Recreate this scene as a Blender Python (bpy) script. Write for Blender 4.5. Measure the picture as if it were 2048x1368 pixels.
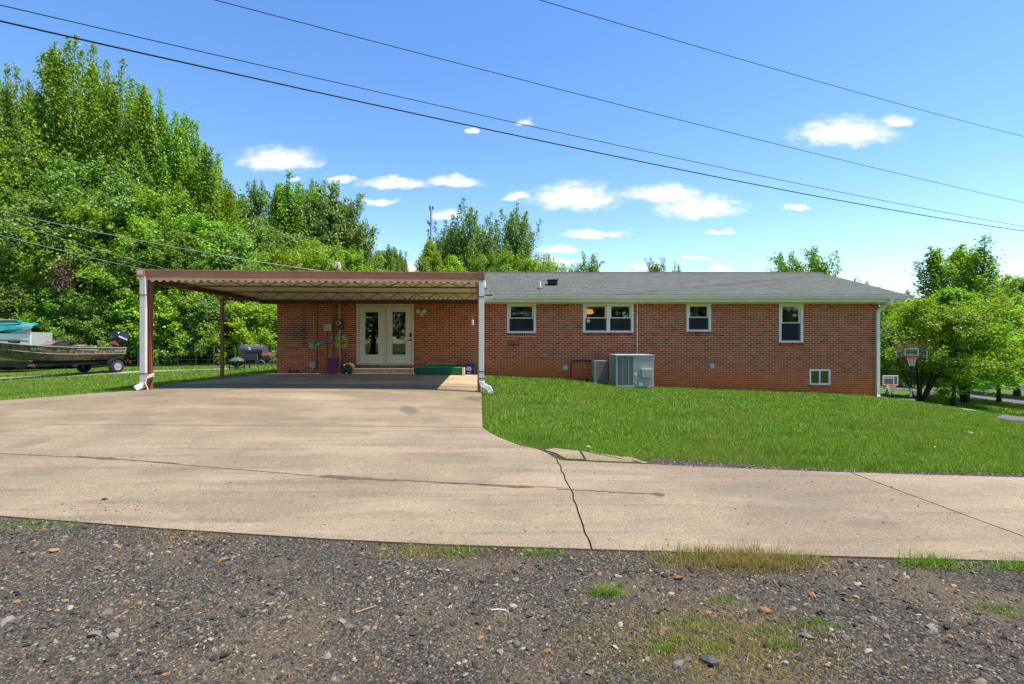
import bpy, bmesh, math, random
import numpy as np
from mathutils import Vector, Matrix
R = math.radians
for o in list(bpy.data.objects): bpy.data.objects.remove(o)
SC = bpy.context.scene
COL = SC.collection

# ------------------------------------------------------------------ camera
CAMZ, F = 1.6, 1040.0            # eye height, focal length in pixels of a 2048 wide frame
cam_d = bpy.data.cameras.new('camera'); cam = bpy.data.objects.new('camera', cam_d); COL.objects.link(cam)
cam.location = (0, 0, CAMZ); cam.rotation_euler = (R(90), 0, 0)
cam_d.sensor_width = 36; cam_d.lens = 36*F/2048; cam_d.clip_start = .05; cam_d.clip_end = 6000
SC.camera = cam

# ------------------------------------------------------------------ sun, sky, exposure
SUN = Vector((1.05, -.15, 2.43)).normalized()
el = math.asin(SUN.z); az = math.atan2(SUN.x, SUN.y)
sd = bpy.data.lights.new('sun', 'SUN'); sun = bpy.data.objects.new('sun', sd); COL.objects.link(sun)
sd.energy = 4.0; sd.angle = R(.6); sd.color = (1, .91, .78)
sun.rotation_euler = (-SUN).to_track_quat('-Z', 'Y').to_euler(); sun.location = (20, -5, 40)
SC.view_settings.view_transform = 'Standard'; SC.view_settings.look = 'None'
SC.view_settings.exposure = 1.08; SC.view_settings.gamma = 1; SC.view_settings.use_curve_mapping = False
SKY_STRENGTH = .122
CLOUD = 5.1
SC.cycles.max_bounces = 10; SC.cycles.diffuse_bounces = 6; SC.cycles.glossy_bounces = 3
SC.cycles.transmission_bounces = 7; SC.cycles.transparent_max_bounces = 12
SC.cycles.caustics_reflective = False; SC.cycles.caustics_refractive = False
SC.cycles.use_denoising = True

class NT:
    """small helper round a node tree"""
    def __init__(s, tree): s.t = tree; s.n = tree.nodes; s.l = tree.links
    def node(s, kind, **kw):
        n = s.n.new(kind)
        for k, v in kw.items(): setattr(n, k, v)
        return n
    def put(s, sock, v):
        if hasattr(v, 'links') or isinstance(v, bpy.types.NodeSocket): s.l.new(v, sock)
        elif v is not None:
            if isinstance(v, (tuple, list)) and sock.type == 'RGBA' and len(v) == 3: v = (*v, 1)
            sock.default_value = v
    def m(s, op, a, b=None, c=None, clamp=False):
        n = s.node('ShaderNodeMath', operation=op, use_clamp=clamp)
        for i, v in enumerate((a, b, c)):
            if v is not None: s.put(n.inputs[i], v)
        return n.outputs[0]
    def mix(s, f, a, b, mode='MIX'):
        n = s.node('ShaderNodeMix', data_type='RGBA', blend_type=mode)
        s.put(n.inputs[0], f); s.put(n.inputs[6], a); s.put(n.inputs[7], b)
        return n.outputs[2]
    def ramp(s, f, stops, interp='LINEAR'):
        n = s.node('ShaderNodeValToRGB'); e = n.color_ramp.elements; n.color_ramp.interpolation = interp
        while len(e) < len(stops): e.new(.5)
        for i, (p, c) in enumerate(stops):
            e[i].position = p; e[i].color = (*c, 1) if not isinstance(c, (int, float)) else (c, c, c, 1)
        s.put(n.inputs[0], f); return n.outputs[0]
    def noise(s, vec, scale, detail=4, rough=.55, dist=0, col=False):
        n = s.node('ShaderNodeTexNoise'); s.put(n.inputs['Vector'], vec)
        n.inputs['Scale'].default_value = scale; n.inputs['Detail'].default_value = detail
        n.inputs['Roughness'].default_value = rough; n.inputs['Distortion'].default_value = dist
        return n.outputs['Color' if col else 'Fac']
    def voro(s, vec, scale, out='Distance', feature='F1', rnd=1):
        n = s.node('ShaderNodeTexVoronoi', feature=feature); s.put(n.inputs['Vector'], vec)
        n.inputs['Scale'].default_value = scale; n.inputs['Randomness'].default_value = rnd
        return n.outputs[out]
    def smooth(s, v, a, b):
        n = s.node('ShaderNodeMapRange', interpolation_type='SMOOTHSTEP')
        s.put(n.inputs['Value'], v); n.inputs['From Min'].default_value = a; n.inputs['From Max'].default_value = b
        return n.outputs[0]
    def bump(s, h, strength=.5, dist=.01, normal=None):
        n = s.node('ShaderNodeBump'); s.put(n.inputs['Height'], h)
        n.inputs['Strength'].default_value = strength; n.inputs['Distance'].default_value = dist
        if normal is not None: s.put(n.inputs['Normal'], normal)
        return n.outputs[0]
    def scale(s, vec, v):
        n = s.node('ShaderNodeVectorMath', operation='MULTIPLY'); s.put(n.inputs[0], vec); n.inputs[1].default_value = v
        return n.outputs[0]
    def sep(s, vec):
        n = s.node('ShaderNodeSeparateXYZ'); s.put(n.inputs[0], vec); return n.outputs
    def pos(s): return s.node('ShaderNodeNewGeometry').outputs['Position']
    def objco(s): return s.node('ShaderNodeTexCoord').outputs['Object']

def make_world():
    w = bpy.data.worlds.new('World'); SC.world = w; w.use_nodes = True
    t = NT(w.node_tree); t.n.clear()
    sky = t.node('ShaderNodeTexSky', sky_type='NISHITA', sun_disc=False, sun_elevation=el, sun_rotation=az,
                 altitude=200, air_density=1.05, dust_density=.22, ozone_density=1.3)
    d = t.node('ShaderNodeTexCoord').outputs['Generated']
    x, y, z = t.sep(d)
    ay = t.m('MAXIMUM', t.m('ABSOLUTE', y), .02)
    u = t.m('DIVIDE', x, ay); v = t.m('DIVIDE', z, ay)
    uv = t.node('ShaderNodeCombineXYZ'); t.put(uv.inputs[0], u); t.put(uv.inputs[1], v)
    uvs = t.scale(uv.outputs[0], (1, 1.7, 1))
    wob = t.noise(uvs, 22, 5, .6, 0, True)
    wx, wy, _ = t.sep(wob)
    u2 = t.m('ADD', u, t.m('MULTIPLY', t.m('SUBTRACT', wx, .5), .055))
    v2 = t.m('ADD', v, t.m('MULTIPLY', t.m('SUBTRACT', wy, .5), .030))
    # clouds: bearing / height of each cumulus as slopes, half widths and half heights, over the whole sky
    cl = [(1690,258,118,34),(1795,240,40,16),(558,313,92,28),(683,357,36,8),(790,364,80,14),(905,359,66,13),(762,400,40,9),
          (892,426,46,14),(1033,391,32,11),(1150,388,104,32),(1325,382,92,24),(1400,408,96,28),(1190,467,78,10),(1115,496,50,10),
          (1440,461,38,6),(1395,517,34,5),(1445,535,34,7),(1285,531,34,6),(1592,412,28,9),(1055,244,20,9),(943,260,16,6),
          (590,357,16,6),(835,532,45,16),(1110,520,60,9),(480,440,60,22),(1940,560,40,6),(2300,330,150,34),(2700,220,190,50),
          (-300,260,170,44),(-700,380,150,30),(2500,470,120,16),(-250,470,110,16),(3300,420,260,40),(-1500,300,260,60),
          (1500,-260,150,50),(420,-420,170,60),(-500,-300,200,60),(2400,-200,220,60)]
    m = None
    for cx, cy, rx, ry in cl:
        a = t.m('MULTIPLY', t.m('SUBTRACT', u2, (cx-1024)/F), F/rx)
        b = t.m('SUBTRACT', v2, (684-cy-ry*.35)/F)
        b = t.m('MAXIMUM', t.m('MULTIPLY', b, F/(ry*1.15)), t.m('MULTIPLY', b, -F/(ry*.75)))   # flatter below than above
        q = t.m('SUBTRACT', 1, t.m('SQRT', t.m('ADD', t.m('MULTIPLY', a, a), t.m('MULTIPLY', b, b))))
        m = q if m is None else t.m('MAXIMUM', m, q)
    fb = t.noise(uvs, 34, 6, .62)
    den = t.m('ADD', m, t.m('MULTIPLY', t.m('SUBTRACT', fb, .5), .95))
    up = t.m('GREATER_THAN', z, .01)
    c = t.m('MULTIPLY', t.smooth(den, -.14, .74), up)
    puff = t.ramp(t.noise(uvs, 48, 4, .55), [(.32, (.72,.77,.86)), (.62, (1,1,1))])
    cloudcol = t.mix(1, puff, (CLOUD, CLOUD, CLOUD*1.02), 'MULTIPLY')
    hs = t.node('ShaderNodeHueSaturation'); hs.inputs['Saturation'].default_value = 1.26; hs.inputs['Hue'].default_value = .507
    t.put(hs.inputs['Color'], sky.outputs[0])
    col = t.mix(t.m('MULTIPLY', c, .97), hs.outputs[0], cloudcol)
    bg = t.node('ShaderNodeBackground'); bg.inputs['Strength'].default_value = SKY_STRENGTH
    t.put(bg.inputs['Color'], col)
    o = t.node('ShaderNodeOutputWorld'); t.l.new(bg.outputs[0], o.inputs[0])
make_world()

# ------------------------------------------------------------------ mesh and object helpers
class MB:
    def __init__(s): s.v = []; s.f = []
    def raw(s, vs, fs):
        b = len(s.v); s.v += [tuple(p) for p in vs]; s.f += [tuple(b+i for i in q) for q in fs]; return s
    def box(s, x0, x1, y0, y1, z0, z1, M=None):
        vs = [Vector((x, y, z)) for z in (z0, z1) for y in (y0, y1) for x in (x0, x1)]
        if M is not None: vs = [M @ p for p in vs]
        return s.raw(vs, [(0,2,3,1),(4,5,7,6),(0,1,5,4),(2,6,7,3),(0,4,6,2),(1,3,7,5)])
    def tube(s, pts, r, n=8, cap=True):
        pts = [Vector(p) for p in pts]
        rs = r if isinstance(r, (list, tuple)) else [r]*len(pts)
        b = len(s.v); ref = None
        for i, p in enumerate(pts):
            t = (pts[min(i+1, len(pts)-1)] - pts[max(i-1, 0)])
            t = t.normalized() if t.length > 1e-9 else Vector((0,0,1))
            if ref is None: ref = t.orthogonal().normalized()
            ref = (ref - t*ref.dot(t)); ref = ref.normalized() if ref.length > 1e-6 else t.orthogonal().normalized()
            q = t.cross(ref)
            for k in range(n):
                a = 2*math.pi*k/n
                s.v.append(tuple(p + (ref*math.cos(a) + q*math.sin(a))*rs[i]))
        for i in range(len(pts)-1):
            for k in range(n):
                k2 = (k+1) % n
                s.f.append((b+i*n+k, b+i*n+k2, b+(i+1)*n+k2, b+(i+1)*n+k))
        if cap:
            s.f.append(tuple(b+k for k in reversed(range(n))))
            s.f.append(tuple(b+(len(pts)-1)*n+k for k in range(n)))
        return s
    def bar(s, p0, p1, w, h=None, up=(0,0,1)):
        h = h or w; p0 = Vector(p0); p1 = Vector(p1); t = (p1-p0).normalized()
        a = t.cross(Vector(up)); a = a.normalized() if a.length > 1e-6 else t.orthogonal().normalized()
        c = a.cross(t)
        vs = [p + a*(sx*w/2) + c*(sy*h/2) for p in (p0, p1) for sx, sy in ((-1,-1),(1,-1),(1,1),(-1,1))]
        return s.raw(vs, [(0,3,2,1),(4,5,6,7),(0,1,5,4),(1,2,6,5),(2,3,7,6),(3,0,4,7)])
    def prism(s, poly, ax, a, b, M=None):
        """poly in the two other axes, extruded along axis ax from a to b"""
        n = len(poly); vs = []
        for c in (a, b):
            for p, q in poly:
                vs.append({'x': (c,p,q), 'y': (p,c,q), 'z': (p,q,c)}[ax])
        if M is not None: vs = [M @ Vector(p) for p in vs]
        return s.raw(vs, [tuple(range(n))[::-1], tuple(range(n, 2*n))] + [(i, (i+1) % n, n+(i+1) % n, n+i) for i in range(n)])
    def lathe(s, prof, c=(0,0,0), n=16, ax='z', caps=True):
        b = len(s.v)
        for r, h in prof:
            for k in range(n):
                a = 2*math.pi*k/n; p = (r*math.cos(a), r*math.sin(a), h)
                if ax == 'x': p = (p[2], p[0], p[1])
                if ax == 'y': p = (p[1], p[2], p[0])
                s.v.append((c[0]+p[0], c[1]+p[1], c[2]+p[2]))
        for i in range(len(prof)-1):
            for k in range(n):
                k2 = (k+1) % n; s.f.append((b+i*n+k, b+i*n+k2, b+(i+1)*n+k2, b+(i+1)*n+k))
        if caps: s.f.append(tuple(b+k for k in reversed(range(n)))); s.f.append(tuple(b+(len(prof)-1)*n+k for k in range(n)))
        return s
    def loft(s, rings, cap=True, closed=True):
        b = len(s.v); n = len(rings[0])
        for r in rings: s.v += [tuple(p) for p in r]
        for i in range(len(rings)-1):
            for k in range(n if closed else n-1):
                k2 = (k+1) % n; s.f.append((b+i*n+k, b+i*n+k2, b+(i+1)*n+k2, b+(i+1)*n+k))
        if cap and closed:
            s.f.append(tuple(b+k for k in reversed(range(n)))); s.f.append(tuple(b+(len(rings)-1)*n+k for k in range(n)))
        return s
    def mesh(s, name):
        me = bpy.data.meshes.new(name); me.from_pydata(s.v, [], s.f); me.update()
        bm = bmesh.new(); bm.from_mesh(me); bmesh.ops.recalc_face_normals(bm, faces=bm.faces); bm.to_mesh(me); bm.free()
        return me
    def build(s, name, mat, parent=None, smooth=False, bevel=0, loc=None, rot=None, kind=None, label=None):
        o = link(name, s.mesh(name), mat, parent)
        if smooth:
            o.data.polygons.foreach_set('use_smooth', [True]*len(o.data.polygons))
            try: o.data.set_sharp_from_angle(angle=R(40))
            except Exception: pass
        if bevel:
            md = o.modifiers.new('bevel', 'BEVEL'); md.width = bevel; md.segments = 2; md.limit_method = 'ANGLE'; md.angle_limit = R(35)
        if loc is not None: o.location = loc
        if rot is not None: o.rotation_euler = rot
        if kind: o['kind'] = kind
        if label: o['label'] = label
        return o

def link(name, me, mat, parent=None):
    o = bpy.data.objects.new(name, me); COL.objects.link(o)
    if mat is not None and len(me.materials) == 0: me.materials.append(mat)
    if parent is not None: o.parent = parent
    return o
def tag(o, label, cat, group=None):
    o['label'] = label; o['category'] = cat
    if group: o['group'] = group
    return o
def thing(name, label, cat, loc=(0,0,0), rz=0, group=None):
    o = bpy.data.objects.new(name, None); COL.objects.link(o); o.empty_display_size = .2
    o.location = loc; o.rotation_euler = (0, 0, rz); return tag(o, label, cat, group)
def struct(o): o['kind'] = 'structure'; return o
def copy_tree(o, parent=None):
    c = o.copy(); COL.objects.link(c)
    if parent is not None: c.parent = parent
    for ch in list(o.children): copy_tree(ch, c)
    return c
def np_mesh(name, V, Fa, mat, smooth=False):
    """V (n,3), Fa (m,k) arrays, all faces with k corners"""
    me = bpy.data.meshes.new(name); m, k = Fa.shape
    me.vertices.add(len(V)); me.vertices.foreach_set('co', np.ascontiguousarray(V, dtype=np.float32).ravel())
    me.loops.add(m*k); me.loops.foreach_set('vertex_index', np.ascontiguousarray(Fa, dtype=np.int32).ravel())
    me.polygons.add(m); me.polygons.foreach_set('loop_start', np.arange(0, m*k, k, dtype=np.int32))
    try: me.polygons.foreach_set('loop_total', np.full(m, k, dtype=np.int32))
    except Exception: pass
    me.update(calc_edges=True); me.validate()
    me.polygons.foreach_set('use_smooth', [bool(smooth)]*m)
    if mat: me.materials.append(mat)
    return me
def text_mesh(txt, size, mat, name='lettering', parent=None, loc=(0,0,0), rot=(0,0,0), depth=.002, shear=0):
    c = bpy.data.curves.new('t', 'FONT'); c.body = txt; c.size = size; c.extrude = depth; c.align_x = 'CENTER'; c.align_y = 'CENTER'
    c.shear = shear; c.resolution_u = 3
    o = bpy.data.objects.new('t', c); COL.objects.link(o)
    dg = bpy.context.evaluated_depsgraph_get(); me = bpy.data.meshes.new_from_object(o.evaluated_get(dg))
    bpy.data.objects.remove(o); bpy.data.curves.remove(c)
    me.name = name; me.materials.clear()
    p = link(name, me, mat, parent); p.location = loc; p.rotation_euler = rot
    return p

# ------------------------------------------------------------------ materials
def principled(name):
    m = bpy.data.materials.new(name); m.use_nodes = True
    t = NT(m.node_tree); return m, t, t.n['Principled BSDF']
_M = {}
def pm(name, col, rough=.6, var=.12, scale=6, bump=0, bscale=60, metal=0, spec=.4, dirt=None, grime=0):
    """paint, metal, plastic: base colour with uneven wear, optional fine relief and dirt blotches"""
    if name in _M: return _M[name]
    m, t, b = principled(name)
    co = t.objco()
    n1 = t.noise(co, scale, 5, .6)
    dark = tuple(c*(1-var) for c in col); lite = tuple(min(1, c*(1+var*.7)) for c in col)
    c = t.ramp(n1, [(.3, dark), (.7, lite)])
    if grime:
        g = t.smooth(t.noise(co, scale*.7, 6, .7, .4), .52, .74)
        c = t.mix(t.m('MULTIPLY', g, grime), c, dirt or (.12, .09, .06))
    t.put(b.inputs['Base Color'], c)
    t.put(b.inputs['Roughness'], t.m('ADD', t.m('MULTIPLY', n1, .2), rough-.1))
    b.inputs['Metallic'].default_value = metal; b.inputs['Specular IOR Level'].default_value = spec
    if bump: t.put(b.inputs['Normal'], t.bump(t.noise(co, bscale, 3), bump, .004))
    _M[name] = m; return m

# ------------------------------------------------------------------ the lie of the land
CP = np.array([  # x, y, metres below eye level
 (-8,0,1.62),(0,0,1.6),(8,0,1.62),(-6,2.4,1.6),(0,2.4,1.6),(6,2.4,1.6),(-30,0,1.7),(30,0,2.2),(-10,-12,1.6),(10,-12,1.6),
 (-6,4.5,1.57),(0,4,1.58),(5,4,1.58),(10,4.2,1.62),(16,5,1.8),(0,6.3,1.47),(2,6.3,1.49),(6,5.8,1.5),(-4,6.5,1.44),(-8,6.5,1.42),(-15,6,1.47),
 (-.44,7.8,1.34),(-4,8,1.29),(-8,8.3,1.26),(-12,8.5,1.3),(-9.5,9.8,1.14),(-14,10,1.25),(-4,9.5,1.15),
 (-7.66,10.93,1.04),(-4,11,1.06),(-.67,11.35,1.13),(-7.8,14,1.045),(-1,14,1.11),(-7.8,17.3,1.083),(-1,17.3,1.12),(-5,20,1.12),(0,22,1.2),
 (-4,14,1.06),(-4,17.3,1.083),
 (1,17.3,1.2),(4.6,17.3,1.48),(8,17.3,1.62),(11.3,17.3,1.77),(12.2,17.3,1.87),(1,14,1.2),(1,10,1.28),(4,12,1.40),(8,12,1.6),(12,12,1.85),(8,8,1.55),(4,8,1.43),(13,8,1.75),
 (15,17,2.3),(17,17,2.66),(18,23.4,3.05),(21,21.7,3.3),(23.7,28,3.45),(26,30,3.5),(30,37,3.6),(36,36,4.2),(20,12,2.6),(25,15,3.2),(14.6,19.5,2.3),
 (45,55,4.6),(20,55,3.2),(0,50,2),(-20,50,1.8),(-45,50,2),(-16.7,22,1.38),(-20,20.5,1.5),(-11,24.5,1.25),(-17.5,24,1.36),(-12,30,1.35),(-25,29,1.5),
 (-8.5,18,1.1),(-10,14,1.1),(-45,20,2),(-25,10,1.55),(45,20,4.2),(8,24,1.9)])
def _tps(r2): return np.where(r2 > 1e-12, .5*r2*np.log(np.maximum(r2, 1e-12)), 0)
_n = len(CP); _P = CP[:, :2]/10
_K = _tps(((_P[:, None]-_P[None])**2).sum(-1)) + np.eye(_n)*2e-4
_A = np.zeros((_n+3, _n+3)); _A[:_n, :_n] = _K; _A[:_n, _n] = 1; _A[:_n, _n+1:] = _P; _A[_n, :_n] = 1; _A[_n+1:, :_n] = _P.T
_W = np.linalg.solve(_A, np.concatenate([CP[:, 2], np.zeros(3)]))
def G(x, y):
    x = np.clip(np.asarray(x, float), -45, 45)/10; y = np.clip(np.asarray(y, float), -12, 55)/10
    sh = np.broadcast(x, y).shape; q = np.stack(np.broadcast_arrays(x, y), -1).reshape(-1, 2)
    out = np.empty(len(q))
    for i in range(0, len(q), 20000):
        c = q[i:i+20000]; out[i:i+20000] = _tps(((c[:, None]-_P[None])**2).sum(-1)) @ _W[:_n] + _W[_n] + c @ _W[_n+1:]
    r = CAMZ - out
    return r.reshape(sh) if sh else float(r[0])
def gz(x, y): return float(G(x, y))
def at(px, py, Y): return Vector(((px-1024)/F*Y, Y, CAMZ+(684-py)/F*Y))
_YS = np.concatenate([np.arange(1, 30, .02), np.arange(30, 120, .1)])
def hit(px, py):
    """where the line of sight through a picture point meets the ground: a plan position"""
    X = (px-1024)/F*_YS; Z = CAMZ+(684-py)/F*_YS
    d = Z - G(X, _YS); k = np.argmax(d < 0) if (d < 0).any() else len(_YS)-1
    return (float(X[k]), float(_YS[k]))
def inpoly(x, y, poly):
    x = np.asarray(x); y = np.asarray(y); r = np.zeros(x.shape, bool); n = len(poly)
    for i in range(n):
        x0, y0 = poly[i]; x1, y1 = poly[(i+1) % n]
        c = ((y0 > y) != (y1 > y)) & (x < (x1-x0)*(y-y0)/((y1-y0) or 1e-9)+x0); r ^= c
    return r
def sheet(name, poly, mat, lift, skirt=0, step=.35, inset=0, parent=None):
    """a ground sheet with outline poly that follows the lie of the land"""
    bm = bmesh.new(); f = bm.faces.new([bm.verts.new((x, y, 0)) for x, y in poly])
    if f.normal.z < 0: f.normal_flip()
    bm.faces.ensure_lookup_table(); bm.normal_update()
    if bm.faces[0].normal.z < 0: bmesh.ops.reverse_faces(bm, faces=bm.faces[:])
    if inset:
        r = bmesh.ops.inset_region(bm, faces=bm.faces[:], thickness=inset, use_even_offset=True, use_boundary=True)
        bmesh.ops.delete(bm, geom=r['faces'], context='FACES')
    xs = [p[0] for p in poly]; ys = [p[1] for p in poly]
    for ax, lo, hi in ((0, min(xs), max(xs)), (1, min(ys), max(ys))):
        c = math.ceil(lo/step)*step
        while c < hi:
            p = [0, 0, 0]; p[ax] = c; nn = [0, 0, 0]; nn[ax] = 1
            bmesh.ops.bisect_plane(bm, geom=bm.verts[:]+bm.edges[:]+bm.faces[:], plane_co=p, plane_no=nn, dist=1e-5); c += step
    V = np.array([v.co[:2] for v in bm.verts]); z = G(V[:, 0], V[:, 1]) + lift
    for v, q in zip(bm.verts, z): v.co.z = q
    if skirt:
        ed = [e for e in bm.edges if e.is_boundary]
        r = bmesh.ops.extrude_edge_only(bm, edges=ed)
        for v in r['geom']:
            if isinstance(v, bmesh.types.BMVert): v.co.z -= skirt
    bmesh.ops.recalc_face_normals(bm, faces=bm.faces[:])
    up = sum(f.normal.z*f.calc_area() for f in bm.faces)
    if up < 0: bmesh.ops.reverse_faces(bm, faces=bm.faces[:])
    me = bpy.data.meshes.new(name); bm.to_mesh(me); bm.free()
    return link(name, me, mat, parent)
# ================================================================== GROUND
def mat_lawn():
    m, t, b = principled('lawn_soil'); p = t.pos()
    n = t.noise(p, .45, 4, .6); n2 = t.noise(p, 9, 5, .65); n3 = t.noise(p, 55, 3, .6)
    c = t.ramp(n2, [(.25, (.05,.09,.014)), (.5, (.085,.155,.022)), (.75, (.125,.195,.035))])
    c = t.mix(t.m('MULTIPLY', t.smooth(n, .5, .75), .5), c, (.17,.17,.05))
    c = t.mix(t.m('MULTIPLY', n3, .3), c, (.03,.05,.012))
    t.put(b.inputs['Base Color'], c); b.inputs['Roughness'].default_value = .95; b.inputs['Specular IOR Level'].default_value = .1
    t.put(b.inputs['Normal'], t.bump(n3, .9, .03)); return m
xs = np.unique(np.concatenate([np.linspace(-900, -60, 16), np.arange(-60, -22, 2.), np.arange(-22, 30, .5), np.arange(30, 70, 2.), np.linspace(70, 900, 16)]))
ys = np.unique(np.concatenate([np.linspace(-500, -20, 12), np.arange(-20, 0, 2.), np.arange(0, 34, .5), np.arange(34, 70, 2.), np.linspace(70, 2500, 20)]))
gx, gy = np.meshgrid(xs, ys); gzz = G(gx, gy)
V = np.stack([gx.ravel(), gy.ravel(), gzz.ravel()], -1); nx = len(xs)
i, j = np.meshgrid(np.arange(nx-1), np.arange(len(ys)-1)); a = (j*nx+i).ravel()
ground = struct(link('ground', np_mesh('ground', V, np.stack([a, a+1, a+nx+1, a+nx], -1), mat_lawn(), True), None))

# ---- plan outlines, found by walking the sight lines down to the ground
H = lambda pts: [hit(*p) for p in pts]
front_edge = H([(0,1043),(330,1069),(640,1090),(880,1103),(1183,1113),(1500,1122),(2048,1137)])
def extend(line, back, fwd):
    (x0,y0),(x1,y1) = line[0], line[1]; (x2,y2),(x3,y3) = line[-2], line[-1]
    d0 = math.hypot(x0-x1, y0-y1); d1 = math.hypot(x3-x2, y3-y2)
    return [(x0+(x0-x1)/d0*back, y0+(y0-y1)/d0*back)] + line + [(x3+(x3-x2)/d1*fwd, y3+(y3-y2)/d1*fwd)]
fe = extend(front_edge, 9, 9)
back_right = H([(1105,918),(1128,928),(1300,936),(1600,949),(2048,963)]); br = extend(back_right, .01, 9)[1:]
apron_edge = H([(1075,905),(1040,898),(1000,882),(980,871),(966,862)])
left_back = H([(280,785),(200,790),(100,798),(0,806)]); lb = extend(left_back, .01, 9)[1:]
jn_mid = H([(966,862),(700,859),(400,857),(110,855),(0,872)]); jm = jn_mid + [(-9.5, 7.45), (-16.5, 8.5)]
cross_joint = H([(1113,925),(1140,985),(1183,1113)]); _jr = random.Random(8)
def wiggle(a, b, n, amp):
    L_ = math.hypot(b[0]-a[0], b[1]-a[1]); return [a]+[(a[0]+(b[0]-a[0])*i/n-(b[1]-a[1])/L_*(q := _jr.uniform(-amp, amp)), a[1]+(b[1]-a[1])*i/n+(b[0]-a[0])/L_*q) for i in range(1, n)]+[b]
cj_a = wiggle(cross_joint[0], cross_joint[1], 7, .012); cj_b = wiggle(cross_joint[1], cross_joint[2], 9, .012)
diag_joint = H([(1700,953),(2048,1086)])
crack = H([(0,915),(250,927),(640,962),(900,974),(1140,985)]); ck = extend(crack, 9, .01)[:-1]
WY = 17.33
slab_r = (-.66, 11.33); slab_l = (-7.72, 10.95)
wall_l, wall_r = (-8.05, WY+.02), (-.99, WY+.02)
j777 = (-.73, 12.55); j777l = (-7.83, 12.15)

def concrete(name, col, agg, stains=(), dark=0.):
    m, t, b = principled(name); p = t.pos(); x, y, z = t.sep(p)
    big = t.noise(p, .55, 5, .6, .3); mid = t.noise(p, 3.2, 5, .65); fine = t.noise(p, 95, 3, .7)
    L = lambda k: tuple(min(1, c*k) for c in col)
    c = t.ramp(mid, [(.3, L(.84)), (.55, L(1)), (.75, L(1.1))])
    oi = t.node('ShaderNodeObjectInfo')
    c = t.mix(t.m('MULTIPLY', t.smooth(big, .42, .62), .7), c, tuple(q*k for q, k in zip(col, (.74,.73,.74))))
    pale = t.noise(t.scale(p, (.5,1.3,1)), 1.1, 5, .62, .5); c = t.mix(t.m('MULTIPLY', t.smooth(pale, .46, .66), .6), c, L(1.4))
    trk = t.noise(t.scale(p, (.22,2.6,1)), 1.6, 5, .6, .25); c = t.mix(t.m('MULTIPLY', t.smooth(trk, .50, .68), .5), c, (.105,.09,.072))
    drip = t.smooth(t.noise(p, 6.5, 5, .72), .64, .74); c = t.mix(t.m('MULTIPLY', drip, .55), c, (.075,.06,.045))
    c = t.mix(1, c, t.ramp(oi.outputs['Random'], [(0, .9), (1, 1.08)]), 'MULTIPLY')
    sp = t.voro(p, 120, 'Color'); r, g, bb = t.sep(sp)
    c = t.mix(t.m('MULTIPLY', t.m('GREATER_THAN', r, .72), agg), c, (.10,.075,.05))
    c = t.mix(t.m('MULTIPLY', t.m('GREATER_THAN', g, .74), agg*.7), c, (.38,.3,.2))
    sp2 = t.voro(p, 9, 'Distance'); r2, g2, _ = t.sep(t.voro(p, 9, 'Color'))
    c = t.mix(t.m('MULTIPLY', t.m('MULTIPLY', t.m('LESS_THAN', sp2, .11), t.m('GREATER_THAN', r2, .72)), .8), c, (.05,.04,.03))
    c = t.mix(t.m('MULTIPLY', fine, .14), c, (.1,.08,.06))
    if dark:
        st = t.noise(t.scale(p, (.45, 1.6, 1)), 1.5, 6, .65, .8)
        c = t.mix(t.m('MULTIPLY', t.smooth(st, .42, .62), dark), c, (.045,.04,.036))
    for (cx, cy, rx, ry, ang, f, sc) in stains:
        dx = t.m('SUBTRACT', x, cx); dy = t.m('SUBTRACT', y, cy); ca, sa = math.cos(ang), math.sin(ang)
        uu = t.m('DIVIDE', t.m('ADD', t.m('MULTIPLY', dx, ca), t.m('MULTIPLY', dy, sa)), rx)
        vv = t.m('DIVIDE', t.m('SUBTRACT', t.m('MULTIPLY', dy, ca), t.m('MULTIPLY', dx, sa)), ry)
        d = t.m('SQRT', t.m('ADD', t.m('MULTIPLY', uu, uu), t.m('MULTIPLY', vv, vv)))
        d = t.m('ADD', d, t.m('MULTIPLY', t.m('SUBTRACT', t.noise(p, 5, 4, .65), .5), .9))
        k = t.m('SUBTRACT', 1, t.smooth(d, .55, 1.05))
        c = t.mix(t.m('MULTIPLY', k, f), c, sc)
    t.put(b.inputs['Base Color'], c); b.inputs['Roughness'].default_value = .88; b.inputs['Specular IOR Level'].default_value = .22
    h = t.m('ADD', t.m('MULTIPLY', t.voro(p, 120, 'Distance'), .5), fine)
    t.put(b.inputs['Normal'], t.bump(h, .35, .004)); return m
def stain(px, py, wpx, rx_over, ang, f=.55, col=(.09,.075,.06)):
    x, y = hit(px, py); r = wpx/F*y; return (x, y, r, r*rx_over, ang, f, col)
TAN = (.25, .196, .127)
c_apron = concrete('concrete_apron', TAN, .22, [stain(818,826,20,2.6,.35,.6), stain(800,880,48,.9,-.5,.42), stain(865,845,22,1.6,.2,.2), stain(950,802,24,1.5,0,.55,(.07,.06,.05)),
    stain(300,790,60,.8,0,.3), stain(640,800,90,.5,0,.18,(.5,.42,.33)), stain(560,830,70,.5,.3,.2)])
c_drive = concrete('concrete_drive', (.25,.2,.134), .5, [stain(60,893,30,1.5,0,.3), stain(330,950,60,.6,.1,.26), stain(880,925,120,.35,-.1,.2), stain(60,955,70,.4,0,.3), stain(1600,1020,150,.5,.3,.22), stain(1750,1060,80,.5,0,.24), stain(1500,985,120,.35,.2,.16)])
c_inner = concrete('concrete_carport', (.50,.375,.225), .2, dark=.3)
c_pale = concrete('concrete_broken', (.27,.21,.14), .3)

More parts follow.
